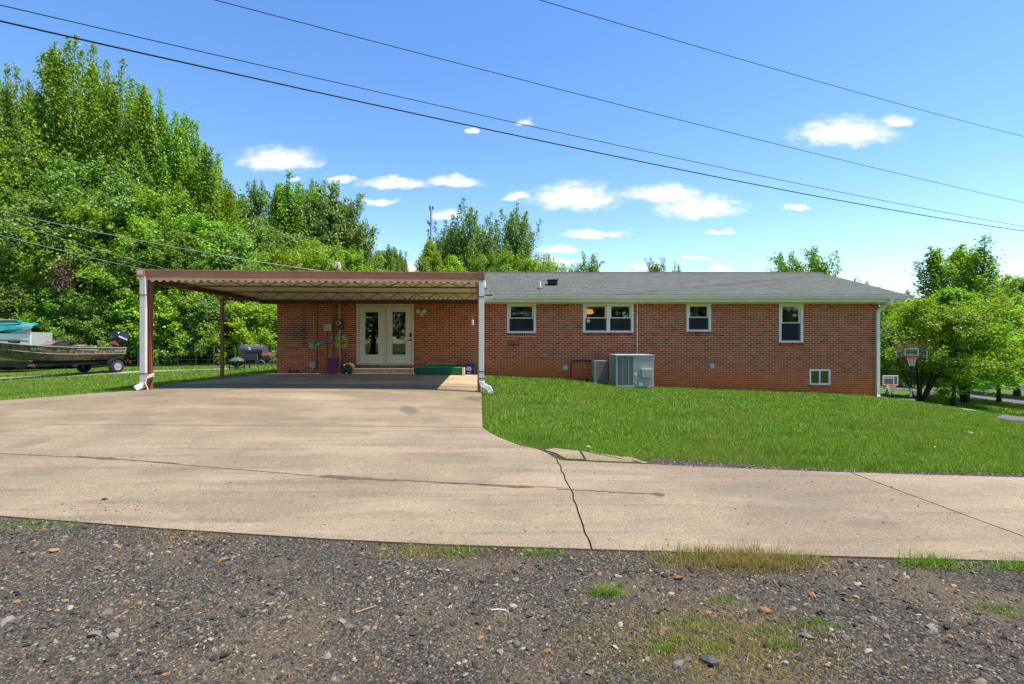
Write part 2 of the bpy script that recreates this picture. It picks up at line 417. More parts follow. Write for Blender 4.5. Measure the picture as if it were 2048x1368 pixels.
drive = struct(thing('driveway', '', '', (0,0,0))); del drive['label'], drive['category']
LIFT = .045
def slab(poly, mat): return sheet('slab', poly, mat, LIFT, .13, inset=.008, parent=drive)
slab([wall_l, j777l, j777, wall_r], c_inner)
slab([j777l, slab_l, *lb[:1], *lb[1:], *[p for p in jm[::-1]], slab_r, j777], c_apron)
slab([*jm, *ck, *cj_a[::-1], hit(1095,913), *apron_edge[:-1]], c_drive)
slab([*ck, *cj_b, *[p for p in fe[::-1] if p[0] < cross_joint[2][0]-.02]], c_drive)
slab([cross_joint[0], back_right[1], *[p for p in back_right[2:] if p[0] < diag_joint[0][0]], diag_joint[0], diag_joint[1], (diag_joint[1][0]+.6, diag_joint[1][1]-1.0) if False else hit(2300,1182) , *[p for p in fe[::-1] if cross_joint[2][0]+.02 < p[0] < hit(2300,1182)[0]], *cj_b[::-1], *cj_a[::-1][1:-1]], c_drive)
slab([diag_joint[0], *[p for p in br if p[0] > diag_joint[0][0]], *[p for p in fe[::-1] if p[0] > hit(2300,1182)[0]], hit(2300,1182), diag_joint[1]], c_drive)
# broken pieces of old paving on the far side of the cross joint
BP = [[(1088,907),(1110,904),(1158,909),(1169,927),(1131,926),(1112,914)],
      [(1162,909),(1185,914),(1230,924),(1276,934),(1173,928.5)],
      [(1188,914),(1232,919),(1275,928),(1262,931),(1234,924)],
      [(1240,920),(1262,922),(1302,934.5),(1284,935)],
      [(1078,907),(1090,910),(1104,916),(1098,913)]]
for q in BP: sheet('slab', H(q), c_pale, LIFT+.004, .1, inset=.004, parent=drive)
# dark earth showing in the joints
m_earth = pm('joint_earth', (.055,.038,.026), .95, .4, 20, .5, 80)
dl = sheet('joint_earth', [wall_l, slab_l, *lb, fe[0], *fe[1:-1], fe[-1], *br[::-1], *H([(1268,930),(1185,911),(1110,902),(1085,903)]), *apron_edge, slab_r, wall_r], m_earth, LIFT-.012, parent=drive)
dl['kind'] = 'stuff'

# ---- dirt washed along the crack
def mat_dirt():
    m, t, b = principled('washed_dirt'); p = t.pos()
    t.put(b.inputs['Base Color'], t.ramp(t.noise(p, 14, 5, .7), [(.3, (.06,.037,.022)), (.7, (.13,.085,.055))])); b.inputs['Roughness'].default_value = .95
    t.put(b.inputs['Normal'], t.bump(t.noise(p, 70, 4, .7), .7, .006)); return m
m_dirt = mat_dirt(); rng = random.Random(5)
def streak(a, bq, w0, w1, blob=None, n=26, name='dirt_streak'):
    (xa, ya), (xb, yb) = hit(*a), hit(*bq); L = math.hypot(xb-xa, yb-ya); nxn, nyn = -(yb-ya)/L, (xb-xa)/L
    mb = MB(); rows = []
    for i in range(n+1):
        s = i/n; w = (w0+(w1-w0)*s)*rng.uniform(.35, 1.35)*(1 if 0 < i < n else .25)
        if blob and abs(s-blob[0]) < blob[2]: w += blob[1]*(1-abs(s-blob[0])/blob[2])*rng.uniform(.6, 1.1)
        off = rng.uniform(-.012, .012); x = xa+(xb-xa)*s+nxn*off; y = ya+(yb-ya)*s+nyn*off
        rows.append([(x+nxn*w*k, y+nyn*w*k, gz(x+nxn*w*k, y+nyn*w*k)+LIFT+(.007 if k == 0 else .0015)) for k in (-1, 0, 1)])
    mb.loft(rows, cap=False, closed=False)
    o = mb.build(name, m_dirt, smooth=True); return o
for k, (a, bq, w0, w1, bl, lab) in enumerate([((640,962),(1068,985),.012,.022,(.12,.05,.25),'long smear of brown dirt lying along the driveway crack'),
        ((1113,988),(1330,1000),.006,.02,(.94,.05,.08),'dirt smear ending in a dark blob beyond the cross joint'),
        ((150,921),(360,936),.010,.006,(.3,.05,.14),'short patch of dirt on the crack towards the boat side')]):
    tag(streak(a, bq, w0, w1, bl), lab, 'dirt')['kind'] = 'stuff'

# ================================================================== GRAVEL
def mat_gravelbed():
    m, t, b = principled('gravel_bed'); p = t.pos()
    r, g, _ = t.sep(t.voro(p, 85, 'Color'))
    c = t.ramp(r, [(0, (0.0248,0.0217,0.0176)), (.5, (0.0580,0.0507,0.0404)), (.85, (0.1035,0.0890,0.0683)), (1, (0.1863,0.1604,0.1242))])
    n = t.noise(p, 1.3, 5, .65); c = t.mix(t.m('MULTIPLY', t.smooth(n, .45, .63), .8), c, (.14,.108,.068))
    c = t.mix(t.m('MULTIPLY', t.noise(p, 160, 3), .35), c, (.05,.04,.035))
    t.put(b.inputs['Base Color'], c); b.inputs['Roughness'].default_value = .95; b.inputs['Specular IOR Level'].default_value = .15
    t.put(b.inputs['Normal'], t.bump(t.voro(p, 85), .8, .012)); return m
m_gbed = mat_gravelbed()
gv = struct(sheet('gravel_lot', [(-14,-8), (15,-8), (15, fe[-1][1]), *[p for p in fe[::-1]], (-14, fe[0][1])], m_gbed, .032, step=.5))
lawn_edge = H([(1085,902),(1110,901),(1190,909),(1300,920),(1420,929),(1560,939),(1750,948),(2048,953)]); le = extend(lawn_edge, .01, 9)[1:]
strip = struct(sheet('gravel_strip', [*le[3:], *br[::-1][:-2]], m_gbed, .024, step=.5))

def mat_stone(name, stops):
    m, t, b = principled(name); g = t.node('ShaderNodeNewGeometry'); oi = t.node('ShaderNodeObjectInfo')
    r = t.m('FRACT', t.m('ADD', g.outputs['Random Per Island'], oi.outputs['Random']))
    c = t.ramp(r, stops); p = g.outputs['Position']
    c = t.mix(t.m('MULTIPLY', t.noise(p, 130, 4, .7), .45), c, (.045,.04,.036))
    t.put(b.inputs['Base Color'], c); b.inputs['Roughness'].default_value = .85; b.inputs['Specular IOR Level'].default_value = .3
    t.put(b.inputs['Normal'], t.bump(t.noise(p, 220, 3), .3, .003)); return m
m_gravel = mat_stone('gravel', [(0,(0.0203,0.0183,0.0151)),(.35,(0.0501,0.0452,0.0374)),(.62,(0.0931,0.0835,0.0682)),(.82,(0.1577,0.1391,0.1098)),(.90,(0.2388,0.2145,0.1702)),(.96,(0.4298,0.3767,0.2965)),(.975,(0.3104,0.1507,0.0549)),(1,(0.3821,0.2202,0.0934))])
NR = np.random.default_rng(11)
ICO = bmesh.new(); bmesh.ops.create_icosphere(ICO, subdivisions=1, radius=1)
ICO_V = np.array([v.co[:] for v in ICO.verts]); ICO_F = np.array([[v.index for v in f.verts] for f in ICO.faces]); ICO.free()
OCT_V = np.array([(1,0,0),(-1,0,0),(0,1,0),(0,-1,0),(0,0,1),(0,0,-1)], float)
OCT_F = np.array([(0,2,4),(2,1,4),(1,3,4),(3,0,4),(2,0,5),(1,2,5),(3,1,5),(0,3,5)])
def stones(pos, size, BV, BF):
    n = len(pos); k = len(BV)
    v = BV[None]*(1+NR.uniform(-.32, .32, (n, k, 1)))
    v = v*np.stack([np.ones(n), NR.uniform(.55, .95, n), NR.uniform(.3, .62, n)], -1)[:, None]
    tilt = NR.normal(0, .28, n); a = NR.uniform(0, 2*np.pi, n)
    ct, st, ca, sa = np.cos(tilt)[:, None], np.sin(tilt)[:, None], np.cos(a)[:, None], np.sin(a)[:, None]
    x, y, z = v[..., 0], v[..., 1], v[..., 2]; x, z = x*ct-z*st, x*st+z*ct; x, y = x*ca-y*sa, x*sa+y*ca
    v = np.stack([x, y, z], -1)*size[:, None, None] + pos[:, None]
    return v.reshape(-1, 3), (BF[None]+(np.arange(n)*k)[:, None, None]).reshape(-1, 3)
def scatter(n, poly, dens_y=None):
    P = np.array(poly); lo, hi = P.min(0), P.max(0); out = []; got = 0
    while got < n:
        q = NR.uniform(lo, hi, (n*2, 2)); q = q[inpoly(q[:, 0], q[:, 1], poly)]; out.append(q); got += len(q)
    return np.concatenate(out)[:n]
view_lot = [(-3.0,2.15),(3.0,2.15),(5.2,3.35), *[p for p in fe[::-1] if p[0] < 5.2], (-5.3,4.0)]
def lot_pts(n):
    q = scatter(int(n*1.35), view_lot)
    bare = np.sin(q[:, 0]*1.7+q[:, 1]*.8)+np.sin(q[:, 1]*3.1-q[:, 0]*.9+1.3)+.7*np.sin(q[:, 0]*4.3+q[:, 1]*2.2)
    return q[(bare < .9) | (NR.uniform(size=len(q)) < .55)][:n]
def gravel_mesh():
    Vs, Fs, off = [], [], 0
    for n, lo, hi, BV, BF in ((82000, .0032, .0085, OCT_V, OCT_F), (11000, .008, .016, OCT_V, OCT_F), (1500, .014, .026, ICO_V, ICO_F)):
        q = lot_pts(n); s = NR.uniform(lo, hi, len(q))
        p = np.concatenate([q, (G(q[:, 0], q[:, 1])+.032+s*.12)[:, None]], 1)
        v, f = stones(p, s, BV, BF); Vs.append(v); Fs.append(f+off); off += len(v)
    sp = [*le[3:], *br[::-1][:-2]]; sp = [p for p in sp if p[0] < 9]
    q = scatter(5200, sp); s = NR.uniform(.006, .014, len(q)); p = np.concatenate([q, (G(q[:, 0], q[:, 1])+.026)[:, None]], 1)
    v, f = stones(p, s, OCT_V, OCT_F); Vs.append(v); Fs.append(f+off)
    return np_mesh('gravel', np.concatenate(Vs), np.concatenate(Fs), m_gravel)
gr = link('gravel', gravel_mesh(), None); gr['kind'] = 'stuff'; gr['label'] = 'crushed dark grey gravel covering the lot in front of the driveway'; gr['category'] = 'gravel'
# stones large enough to be picked out one by one
m_orange = mat_stone('orange_stone', [(0,(0.2520,0.1170,0.0450)),(.5,(0.3240,0.1800,0.0765)),(1,(0.3420,0.2340,0.1260))])
m_pale = mat_stone('pale_stone', [(0,(0.1350,0.1260,0.1125)),(1,(0.2430,0.2250,0.1980))])
m_dark = mat_stone('dark_stone', [(0,(.05,.05,.055)),(1,(.10,.10,.105))])
def single(pxy, wpx, mat, label, group, seed):
    x, y = hit(*pxy); s = wpx/F*y/2
    rs_ = np.random.default_rng(seed); bv = ICO_V*(1+rs_.uniform(-.38, .38, (len(ICO_V), 1)))*np.array([1, rs_.uniform(.55,.85), rs_.uniform(.4,.6)])
    o = link('stone', np_mesh('stone', bv*s, ICO_F, mat), None); o.location = (x, y, gz(x, y)+.032+s*.22); o.rotation_euler = (0, .1, seed*1.3)
    tag(o, label, 'stone', group)
LO = [(107,1114,20),(447,1132,22),(345,1087,14),(375,1127,12),(342,1107,12),(273,1149,12),(280,1220,14),(98,1235,16),(135,1177,12),(880,1151,16),(776,1171,14),(815,1221,14),(1355,1169,26),(1198,1160,14),(1171,1222,12),(1225,1225,14),(1327,1277,22),(1092,1320,20),(1625,1203,20),(1711,1208,14),(960,1310,14),(1655,1350,16),(1909,1186,14),(1785,1195,12),(1530,1238,24),(902,1358,14),(282,1300,14)]
for k, (x, y, w) in enumerate(LO): single((x, y), w, m_orange, 'loose orange-tan stone lying on the dark gravel', 'orange stones on the gravel', k)
for k, (x, y, w) in enumerate([(190,1284,32),(225,1288,24),(15,1258,28),(1612,1290,26),(1358,1350,26),(1000,1322,18),(1180,1365,18),(212,1245,26),(685,1258,20),(930,1366,16),(1985,1255,14),(1860,1270,16),(355,1148,14),(1160,1152,14)]):
    single((x, y), w, m_pale, 'pale grey stone chip lying on the dark gravel', 'pale stones on the gravel', 40+k)
single((1415,1341), 44, m_dark, 'largest dark slate-coloured rock beside the grass patch on the gravel', None, 77)
single((455,1141), 20, m_dark, 'small dark rock next to an orange stone on the gravel', None, 78)
xh, yh = hit(997,1234); o = MB().tube([(-.045,0,0),(0,.002,.004),(.045,-.004,0)], .003, 6).build('straw', pm('white_plastic', (.75,.75,.73), .4)); o.location = (xh, yh, gz(xh, yh)+.04); tag(o, 'thin white plastic straw lying on the gravel', 'litter')
xh, yh = hit(732,1237); o = MB().tube([(-.05,-.03,0),(.05,.04,.004)], .004, 6).build('twig', pm('dry_wood', (.36,.26,.15), .8)); o.location = (xh, yh, gz(xh, yh)+.04); tag(o, 'pale dry twig lying on the gravel', 'twig')
xh, yh = hit(209,1010); o = link('leaf', np_mesh('leaf', np.array([(-.04,0,0),(-.01,.022,.012),(.04,.004,.004),(0,-.02,.014)]), np.array([(0,3,2,1)]), pm('dead_leaf', (.16,.06,.025), .8)), None); o.location = (xh, yh, gz(xh, yh)+LIFT+.004); tag(o, 'curled brown dead leaf lying on the concrete driveway', 'leaf')

# crumbs of dark soil dropped on the concrete
_cp = [hit(_jr.gauss(230, 75), _jr.uniform(1012, 1046)) for k in range(70)] + [hit(_jr.uniform(60, 1900), _jr.uniform(880, 1060)) for k in range(110)]
_cp = np.array([p for p in _cp if p[1] > 4.6 or p[0] > 1]); _cs = NR.uniform(.004, .014, len(_cp))
_v, _f = stones(np.concatenate([_cp, (G(_cp[:, 0], _cp[:, 1])+LIFT+_cs*.2)[:, None]], 1), _cs, OCT_V, OCT_F)
_o = link('soil_crumbs', np_mesh('soil_crumbs', _v, _f, m_dirt), None); _o['kind'] = 'stuff'; _o['label'] = 'scattered crumbs of dark soil on the concrete driveway'; _o['category'] = 'soil'
for _k, (_x, _y, _l) in enumerate(((1178,903,'tan dead leaf on the lawn near the broken paving'),(1233,835,'pale dead leaf on the lawn in front of the air conditioner'),(1872,902,'pale yellow dead leaf on the lawn above the far drive joint'),(1942,873,'whitish dead leaf lying high on the lawn slope'))):
    _q = hit(_x, _y); _s = .05*_q[1]/8
    _o = link('leaf', np_mesh('leaf', np.array([(-1,0,0),(-.2,.5,.25),(1,.1,.1),(0,-.45,.3)])*_s, np.array([(0,3,2,1)]), pm('tan_leaf', (.42,.33,.18), .8)), None); _o.location = (*_q, gz(*_q)+.055); _o.rotation_euler = (.3, .2, _k*1.7); tag(_o, _l, 'leaf')
# ================================================================== HOUSE
def mat_brick():
    m, t, b = principled('brick'); g = t.node('ShaderNodeNewGeometry'); oi = t.node('ShaderNodeObjectInfo')
    r = t.m('FRACT', t.m('ADD', t.m('MULTIPLY', g.outputs['Random Per Island'], 7.13), oi.outputs['Random'])); p = g.outputs['Position']; x, y, z = t.sep(p)
    c = t.ramp(r, [(0,(.17,.038,.02)),(.18,(.35,.064,.027)),(.5,(.45,.081,.033)),(.8,(.52,.103,.042)),(.91,(.56,.135,.056)),(.925,(.25,.14,.066)),(1,(.32,.19,.095))])
    clus = t.smooth(t.noise(t.scale(p, (.5,1,.9)), 1.4, 4, .6), .54, .68)
    c = t.mix(t.m('MULTIPLY', t.m('MULTIPLY', clus, t.m('GREATER_THAN', r, .62)), .5), c, (.26,.13,.06))
    c = t.mix(t.m('MULTIPLY', t.noise(p, 38, 5, .7), .3), c, (.18,.05,.03))
    sx_ = t.m('DIVIDE', t.m('SUBTRACT', x, -7.12), .55); sz_ = t.m('DIVIDE', t.m('SUBTRACT', z, 1.95), .42); sd_ = t.m('ADD', t.m('SQRT', t.m('ADD', t.m('MULTIPLY', sx_, sx_), t.m('MULTIPLY', sz_, sz_))), t.m('MULTIPLY', t.m('SUBTRACT', t.noise(p, 4, 4, .6), .5), 1.2))
    c = t.mix(t.m('MULTIPLY', t.m('SUBTRACT', 1, t.smooth(sd_, .35, 1.1)), .8), c, (.05,.022,.016))   # old soot mark by the corner
    c = t.mix(clay(t, x, z, p, .62), c, (.66,.16,.035))
    t.put(b.inputs['Base Color'], c); b.inputs['Roughness'].default_value = .9; b.inputs['Specular IOR Level'].default_value = .04
    t.put(b.inputs['Normal'], t.bump(t.noise(p, 160, 4), .35, .003)); return m
def clay(t, x, z, p, k):
    """red clay splashed up the foot of the wall by rain, right of the carport"""
    gl = t.m('ADD', t.m('MULTIPLY', x, -.055), CAMZ-1.16)
    h = t.m('ADD', t.m('SUBTRACT', z, gl), t.m('MULTIPLY', t.m('SUBTRACT', t.noise(p, 1.6, 4, .6), .5), .5))
    return t.m('MULTIPLY', t.m('MULTIPLY', t.m('SUBTRACT', 1, t.smooth(h, .12, .85)), t.smooth(x, -1.4, .2)), k)
def mat_mortar():
    m, t, b = principled('mortar'); p = t.pos(); x, y, z = t.sep(p)
    c = t.ramp(t.noise(p, 2.2, 5, .6), [(.3, (.85,.56,.35)), (.7, (.92,.68,.44))])
    c = t.mix(t.m('MULTIPLY', t.noise(p, 30, 4, .7), .2), c, (.6,.33,.17))
    c = t.mix(clay(t, x, z, p, .8), c, (.76,.24,.07))
    t.put(b.inputs['Base Color'], c); b.inputs['Roughness'].default_value = .95; b.inputs['Specular IOR Level'].default_value = .04
    t.put(b.inputs['Normal'], t.bump(t.noise(p, 120, 3), .4, .004)); return m
def mat_sidebrick():
    m, t, b = principled('side_brick'); co = t.pos(); x, y, z = t.sep(co)
    cv = t.node('ShaderNodeCombineXYZ'); t.put(cv.inputs[0], t.m('ADD', x, y)); t.put(cv.inputs[1], z)
    n = t.node('ShaderNodeTexBrick'); t.put(n.inputs['Vector'], cv.outputs[0]); n.inputs['Scale'].default_value = 1
    n.inputs['Brick Width'].default_value = .2032; n.inputs['Row Height'].default_value = .0677; n.inputs['Mortar Size'].default_value = .006
    n.inputs['Color1'].default_value = (.27,.08,.042,1); n.inputs['Color2'].default_value = (.33,.11,.06,1); n.inputs['Mortar'].default_value = (.5,.37,.26,1)
    t.put(b.inputs['Base Color'], n.outputs['Color']); b.inputs['Roughness'].default_value = .9
    t.put(b.inputs['Normal'], t.bump(n.outputs['Fac'], -.5, .006)); return m
def mat_shingle():
    m, t, b = principled('shingle'); co = t.objco(); x, y, z = t.sep(co)
    s = t.m('MULTIPLY', y, 1.04)
    cv = t.node('ShaderNodeCombineXYZ'); t.put(cv.inputs[0], t.m('ADD', x, t.m('MULTIPLY', t.noise(co, 3, 2), .12))); t.put(cv.inputs[1], s)
    n = t.node('ShaderNodeTexBrick'); t.put(n.inputs['Vector'], cv.outputs[0]); n.inputs['Scale'].default_value = 1
    n.inputs['Brick Width'].default_value = .33; n.inputs['Row Height'].default_value = .142; n.inputs['Mortar Size'].default_value = .012; n.inputs['Bias'].default_value = .1
    n.inputs['Color1'].default_value = (.074,.083,.068,1); n.inputs['Color2'].default_value = (.123,.136,.112,1); n.inputs['Mortar'].default_value = (.03,.033,.033,1)
    c = t.mix(t.m('MULTIPLY', t.noise(co, 150, 3, .7), .5), n.outputs['Color'], (.055,.06,.06))
    c = t.mix(t.m('MULTIPLY', t.smooth(t.noise(t.scale(co, (1.5,4.5,1)), 2.4, 5, .65, .6), .4, .7), .45), c, (.14,.152,.122))
    t.put(b.inputs['Base Color'], c); b.inputs['Roughness'].default_value = .95; b.inputs['Specular IOR Level'].default_value = .2
    saw = t.m('FRACT', t.m('DIVIDE', s, .142))
    hh = t.m('ADD', t.m('MULTIPLY', saw, -1), t.m('ADD', t.m('MULTIPLY', n.outputs['Fac'], -.6), t.m('MULTIPLY', t.noise(co, 6, 4, .7), 1.2)))
    t.put(b.inputs['Normal'], t.bump(hh, .8, .012)); return m
def mat_glass():
    m, t, b = principled('window_glass'); t.n.remove(b)
    tr = t.node('ShaderNodeBsdfTransparent'); tr.inputs[0].default_value = (.62,.66,.64,1)
    gl = t.node('ShaderNodeBsdfGlossy'); gl.inputs['Roughness'].default_value = .015; gl.inputs[0].default_value = (.95,.97,1,1)
    t.put(gl.inputs['Normal'], t.bump(t.noise(t.pos(), 2.5, 2), .05, .02))
    fr = t.node('ShaderNodeFresnel'); fr.inputs[0].default_value = 1.75
    mx = t.node('ShaderNodeMixShader'); t.put(mx.inputs[0], fr.outputs[0]); t.l.new(tr.outputs[0], mx.inputs[1]); t.l.new(gl.outputs[0], mx.inputs[2])
    t.l.new(mx.outputs[0], t.n['Material Output'].inputs[0]); return m
def mat_screen():
    m, t, b = principled('insect_screen'); t.n.remove(b)
    tr = t.node('ShaderNodeBsdfTransparent'); df = t.node('ShaderNodeBsdfDiffuse'); df.inputs[0].default_value = (.045,.045,.047,1)
    mx = t.node('ShaderNodeMixShader'); mx.inputs[0].default_value = .6
    t.l.new(tr.outputs[0], mx.inputs[1]); t.l.new(df.outputs[0], mx.inputs[2]); t.l.new(mx.outputs[0], t.n['Material Output'].inputs[0]); return m
def mat_emit(name, col, k):
    m, t, b = principled(name); b.inputs['Base Color'].default_value = (*col, 1)
    b.inputs['Emission Color'].default_value = (*col, 1); b.inputs['Emission Strength'].default_value = k; return m
M_brick, M_mortar, M_side, M_shingle, M_glass, M_screen = mat_brick(), mat_mortar(), mat_sidebrick(), mat_shingle(), mat_glass(), mat_screen()
M_white = pm('white_vinyl', (.84,.79,.72), .45, .06, 5, grime=.15, dirt=(.5,.5,.46))
M_cream = pm('cream_trim', (.80,.70,.52), .6, .08, 4, grime=.3, dirt=(.4,.38,.28))
M_gutter = pm('gutter_white', (.80,.75,.68), .45, .07, 3, grime=.25, dirt=(.36,.36,.33))
M_doorp = pm('door_paint', (.80,.71,.57), .5, .06, 4)
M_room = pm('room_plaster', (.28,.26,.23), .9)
M_black = pm('black_metal', (.018,.018,.02), .45, .2, 12)
M_dgrey = pm('dark_grey_plastic', (.06,.062,.065), .5, .2, 8)

X0, X1 = -7.83, 12.22; ZT, ZB = 2.883, -.42; S = F/WY
wxp = lambda p: (p-1024)/S
wzp = lambda p: CAMZ+(684-p)/S
house = thing('brick_house', 'long low red brick ranch house with grey shingle roof and white windows', 'house', (0, WY, 0))
WIN = [(1014,1072,608,666,1),(1166,1267,608,665,2),(1373,1422,608,663,1),(1558,1606,608,685,1)]
openings = [(wxp(a), wxp(b), wzp(d), ZT) for a, b, c, d, n in WIN]
DOOR = (wxp(714), wxp(827), wzp(729.5), ZT); openings.append(DOOR)
BW = (wxp(1619), wxp(1660.5), wzp(769.5), wzp(739)); openings.append(BW)
# mortar backing with openings, cut as a grid of rectangles; a joint's depth behind the brick faces
def holed(mb, x0, x1, z0, z1, y0, y1, holes):
    xs = sorted({x0, x1, *[h[0] for h in holes], *[h[1] for h in holes]}); zs = sorted({z0, z1, *[h[2] for h in holes], *[min(h[3], z1) for h in holes]})
    for a, b in zip(xs, xs[1:]):
        for c, d in zip(zs, zs[1:]):
            mx, mz = (a+b)/2, (c+d)/2
            if not any(h[0] < mx < h[1] and h[2] < mz < h[3] for h in holes): mb.box(a, b, y0, y1, c, d)
wall = MB(); holed(wall, X0+.004, X1-.004, ZB, ZT, .005, .12, openings); wall = wall.build('wall', M_mortar, house)
sb = MB(); DEP = 8.6
sb.box(X0, X0+.12, .121, DEP, ZB, ZT); sb.box(X1-.12, X1, .121, DEP, ZB, ZT); sb.box(X0, X1, DEP, DEP+.12, ZB, ZT)
rise = 4.487-3.14; ez = 3.02
sb.prism([(0.0, ZT), (DEP, ZT), (DEP/2, ZT+.2836*DEP/2)], 'x', X0, X0+.12); sb.prism([(0.0, ZT), (DEP, ZT), (DEP/2, ZT+.2836*DEP/2)], 'x', X1-.12, X1)
sb.build('side_wall', M_side, house)
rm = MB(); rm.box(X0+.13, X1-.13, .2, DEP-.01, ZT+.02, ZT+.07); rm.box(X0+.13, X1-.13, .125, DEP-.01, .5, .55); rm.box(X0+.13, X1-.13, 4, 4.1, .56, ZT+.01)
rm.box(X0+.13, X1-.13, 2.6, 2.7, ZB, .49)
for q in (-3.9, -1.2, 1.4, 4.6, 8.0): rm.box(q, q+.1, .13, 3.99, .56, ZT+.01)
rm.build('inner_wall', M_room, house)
# bricks
CH, BL, JT = .0677, .2032, .0125
unit = MB().box(0, 1, 0, 1, 0, 1).mesh('brick')
full = MB().box(0, BL-JT, 0, .05, 0, CH-JT).mesh('brick'); full.materials.append(M_brick)
pieces = []; rb = random.Random(3); nc = int((ZT-ZB)/CH)
for k in range(nc+1):
    z0 = ZT-.012-(k+1)*CH; z1 = z0+CH-JT
    if z0 < ZB: break
    x = X0-(BL/2 if k % 2 else 0)-.002
    while x < X1:
        segs = [(max(x, X0), min(x+BL-JT, X1))]; low = []
        for (a, b, c, d) in openings:
            lo = c-(.093 if d != ZT or a != DOOR[0] else 0)
            if z1 > lo and z0 < d+.004:
                ns = []
                for (p, q) in segs:
                    if q <= a-.004 or p >= b+.004: ns.append((p, q))
                    else:
                        if lo-z0 > .02: low.append((max(p, a-.006), min(q, b+.006), lo-.008))
                        if p < a-.006: ns.append((p, a-.006))
                        if q > b+.006: ns.append((b+.006, q))
                segs = ns
        for p, q in segs:
            if q-p > .025: pieces.append((p, q, z0, z1, rb.uniform(-.0025, .0015)))
        for p, q, zq in low:
            if q-p > .02 and zq-z0 > .01: pieces.append((p, q, z0, min(zq, z1), 0.))
        x += BL
cx = lambda p: (p[0]-1.1)**2*.35+(p[2]-1.3)**2
order = sorted([p for p in pieces if abs(p[1]-p[0]-(BL-JT)) < 1e-4 and p[2] > .55], key=cx)[:300]; chosen = set(id(p) for p in order)
for p in order:
    o = link('brick', full, None, wall); o.location = (p[0], p[4], p[2])
def boxes_np(bs):
    B = np.array(bs); n = len(B)
    c = np.array([(0,2,4),(1,2,4),(0,3,4),(1,3,4),(0,2,5),(1,2,5),(0,3,5),(1,3,5)])   # x0 x1 y0 y1 z0 z1
    V = np.stack([B[:, c[:, k]] for k in range(3)], -1).reshape(-1, 3)
    Fq = np.array([(0,1,5,4),(0,4,6,2),(1,3,7,5),(4,5,7,6),(0,2,3,1),(2,6,7,3)])
    return V, (Fq[None]+(np.arange(n)*8)[:, None, None]).reshape(-1, 4)
V, Fa = boxes_np([(p[0], p[1], p[4], .05, p[2], p[3]) for p in pieces if id(p) not in chosen])
bo = link('brickwork', np_mesh('brickwork', V, Fa, M_brick), None, wall); bo['kind'] = 'stuff'

# windows
def rect_frame(mb, x0, x1, z0, z1, w, y0, y1, wt=None, wb=None):
    wt = wt or w; wb = wb or w
    mb.box(x0, x0+w, y0, y1, z0, z1); mb.box(x1-w, x1, y0, y1, z0, z1)
    mb.box(x0+w, x1-w, y0, y1, z1-wt, z1); mb.box(x0+w, x1-w, y0, y1, z0, z0+wb)
sill_unit = MB().box(0, .057, -.028, .05, 0, .085).mesh('sill_brick'); sill_unit.materials.append(M_brick)
def sill(x0, x1, z, root):
    n = max(3, round((x1-x0)/.0667)); st = (x1-x0)/n
    for k in range(n):
        o = link('sill_brick', sill_unit, None, root); o.location = (x0+k*st+.004, 0, z-.094); o.rotation_euler = (R(-4), 0, 0)
def window(x0, x1, z0, z1, n, label):
    root = bpy.data.objects.new('window', None); COL.objects.link(root); root.parent = house; root['label'] = label
    fr = MB(); rect_frame(fr, x0, x1, z0, z1, .075, -.018, .10, .05, .06)
    w = (x1-x0)/n
    if n == 2: fr.box(x0+w-.055, x0+w+.055, -.0175, .099, z0+.06, z1-.05)
    fr.build('frame', M_white, root, bevel=.006)
    for k in range(n):
        a = x0+.077 if k == 0 else x0+w+.057; b = x1-.077 if k == n-1 else x0+w-.057
        zb, zt = z0+.062, z1-.052; zm = (zb+zt)/2+.01
        up = MB(); rect_frame(up, a, b, zm-.02, zt, .05, .03, .06, .045, .03); up.build('sash', M_white, root, bevel=.004)
        lo = MB(); rect_frame(lo, a, b, zb, zm+.018, .05, .062, .092, .03, .06); lo.build('sash', M_white, root, bevel=.004)
        MB().box(a+.048, b-.048, .044, .047, zm+.008, zt-.043).build('pane', M_glass, root)
        MB().box(a+.048, b-.048, .076, .079, zb+.058, zm-.01).build('pane', M_glass, root)
        MB().box(a+.012, b-.012, .035, .0365, zb+.004, zm-.021).build('screen', M_screen, root)
    sill(x0, x1, z0, root)
for (a, b, c, d, n), lb_ in zip(WIN, ['square white window nearest the carport', 'paired white window above the air conditioner', 'small white window right of the conduit', 'tall narrow white window']):
    window(wxp(a), wxp(b), wzp(d), ZT-.004, n, lb_)
# basement slider
root = bpy.data.objects.new('window', None); COL.objects.link(root); root.parent = house; root['label'] = 'low white sliding basement window near the corner'
fr = MB(); rect_frame(fr, *BW[:2], BW[2], BW[3], .05, -.012, .1); mx = (BW[0]+BW[1])/2; fr.box(mx-.02, mx+.02, -.004, .098, BW[2]+.05, BW[3]-.05); fr.build('frame', M_white, root, bevel=.005)
MB().box(BW[0]+.05, mx-.02, .04, .044, BW[2]+.05, BW[3]-.05).build('pane', M_glass, root); MB().box(mx+.02, BW[1]-.05, .06, .064, BW[2]+.05, BW[3]-.05).build('pane', M_glass, root)
sill(BW[0], BW[1], BW[2], root)
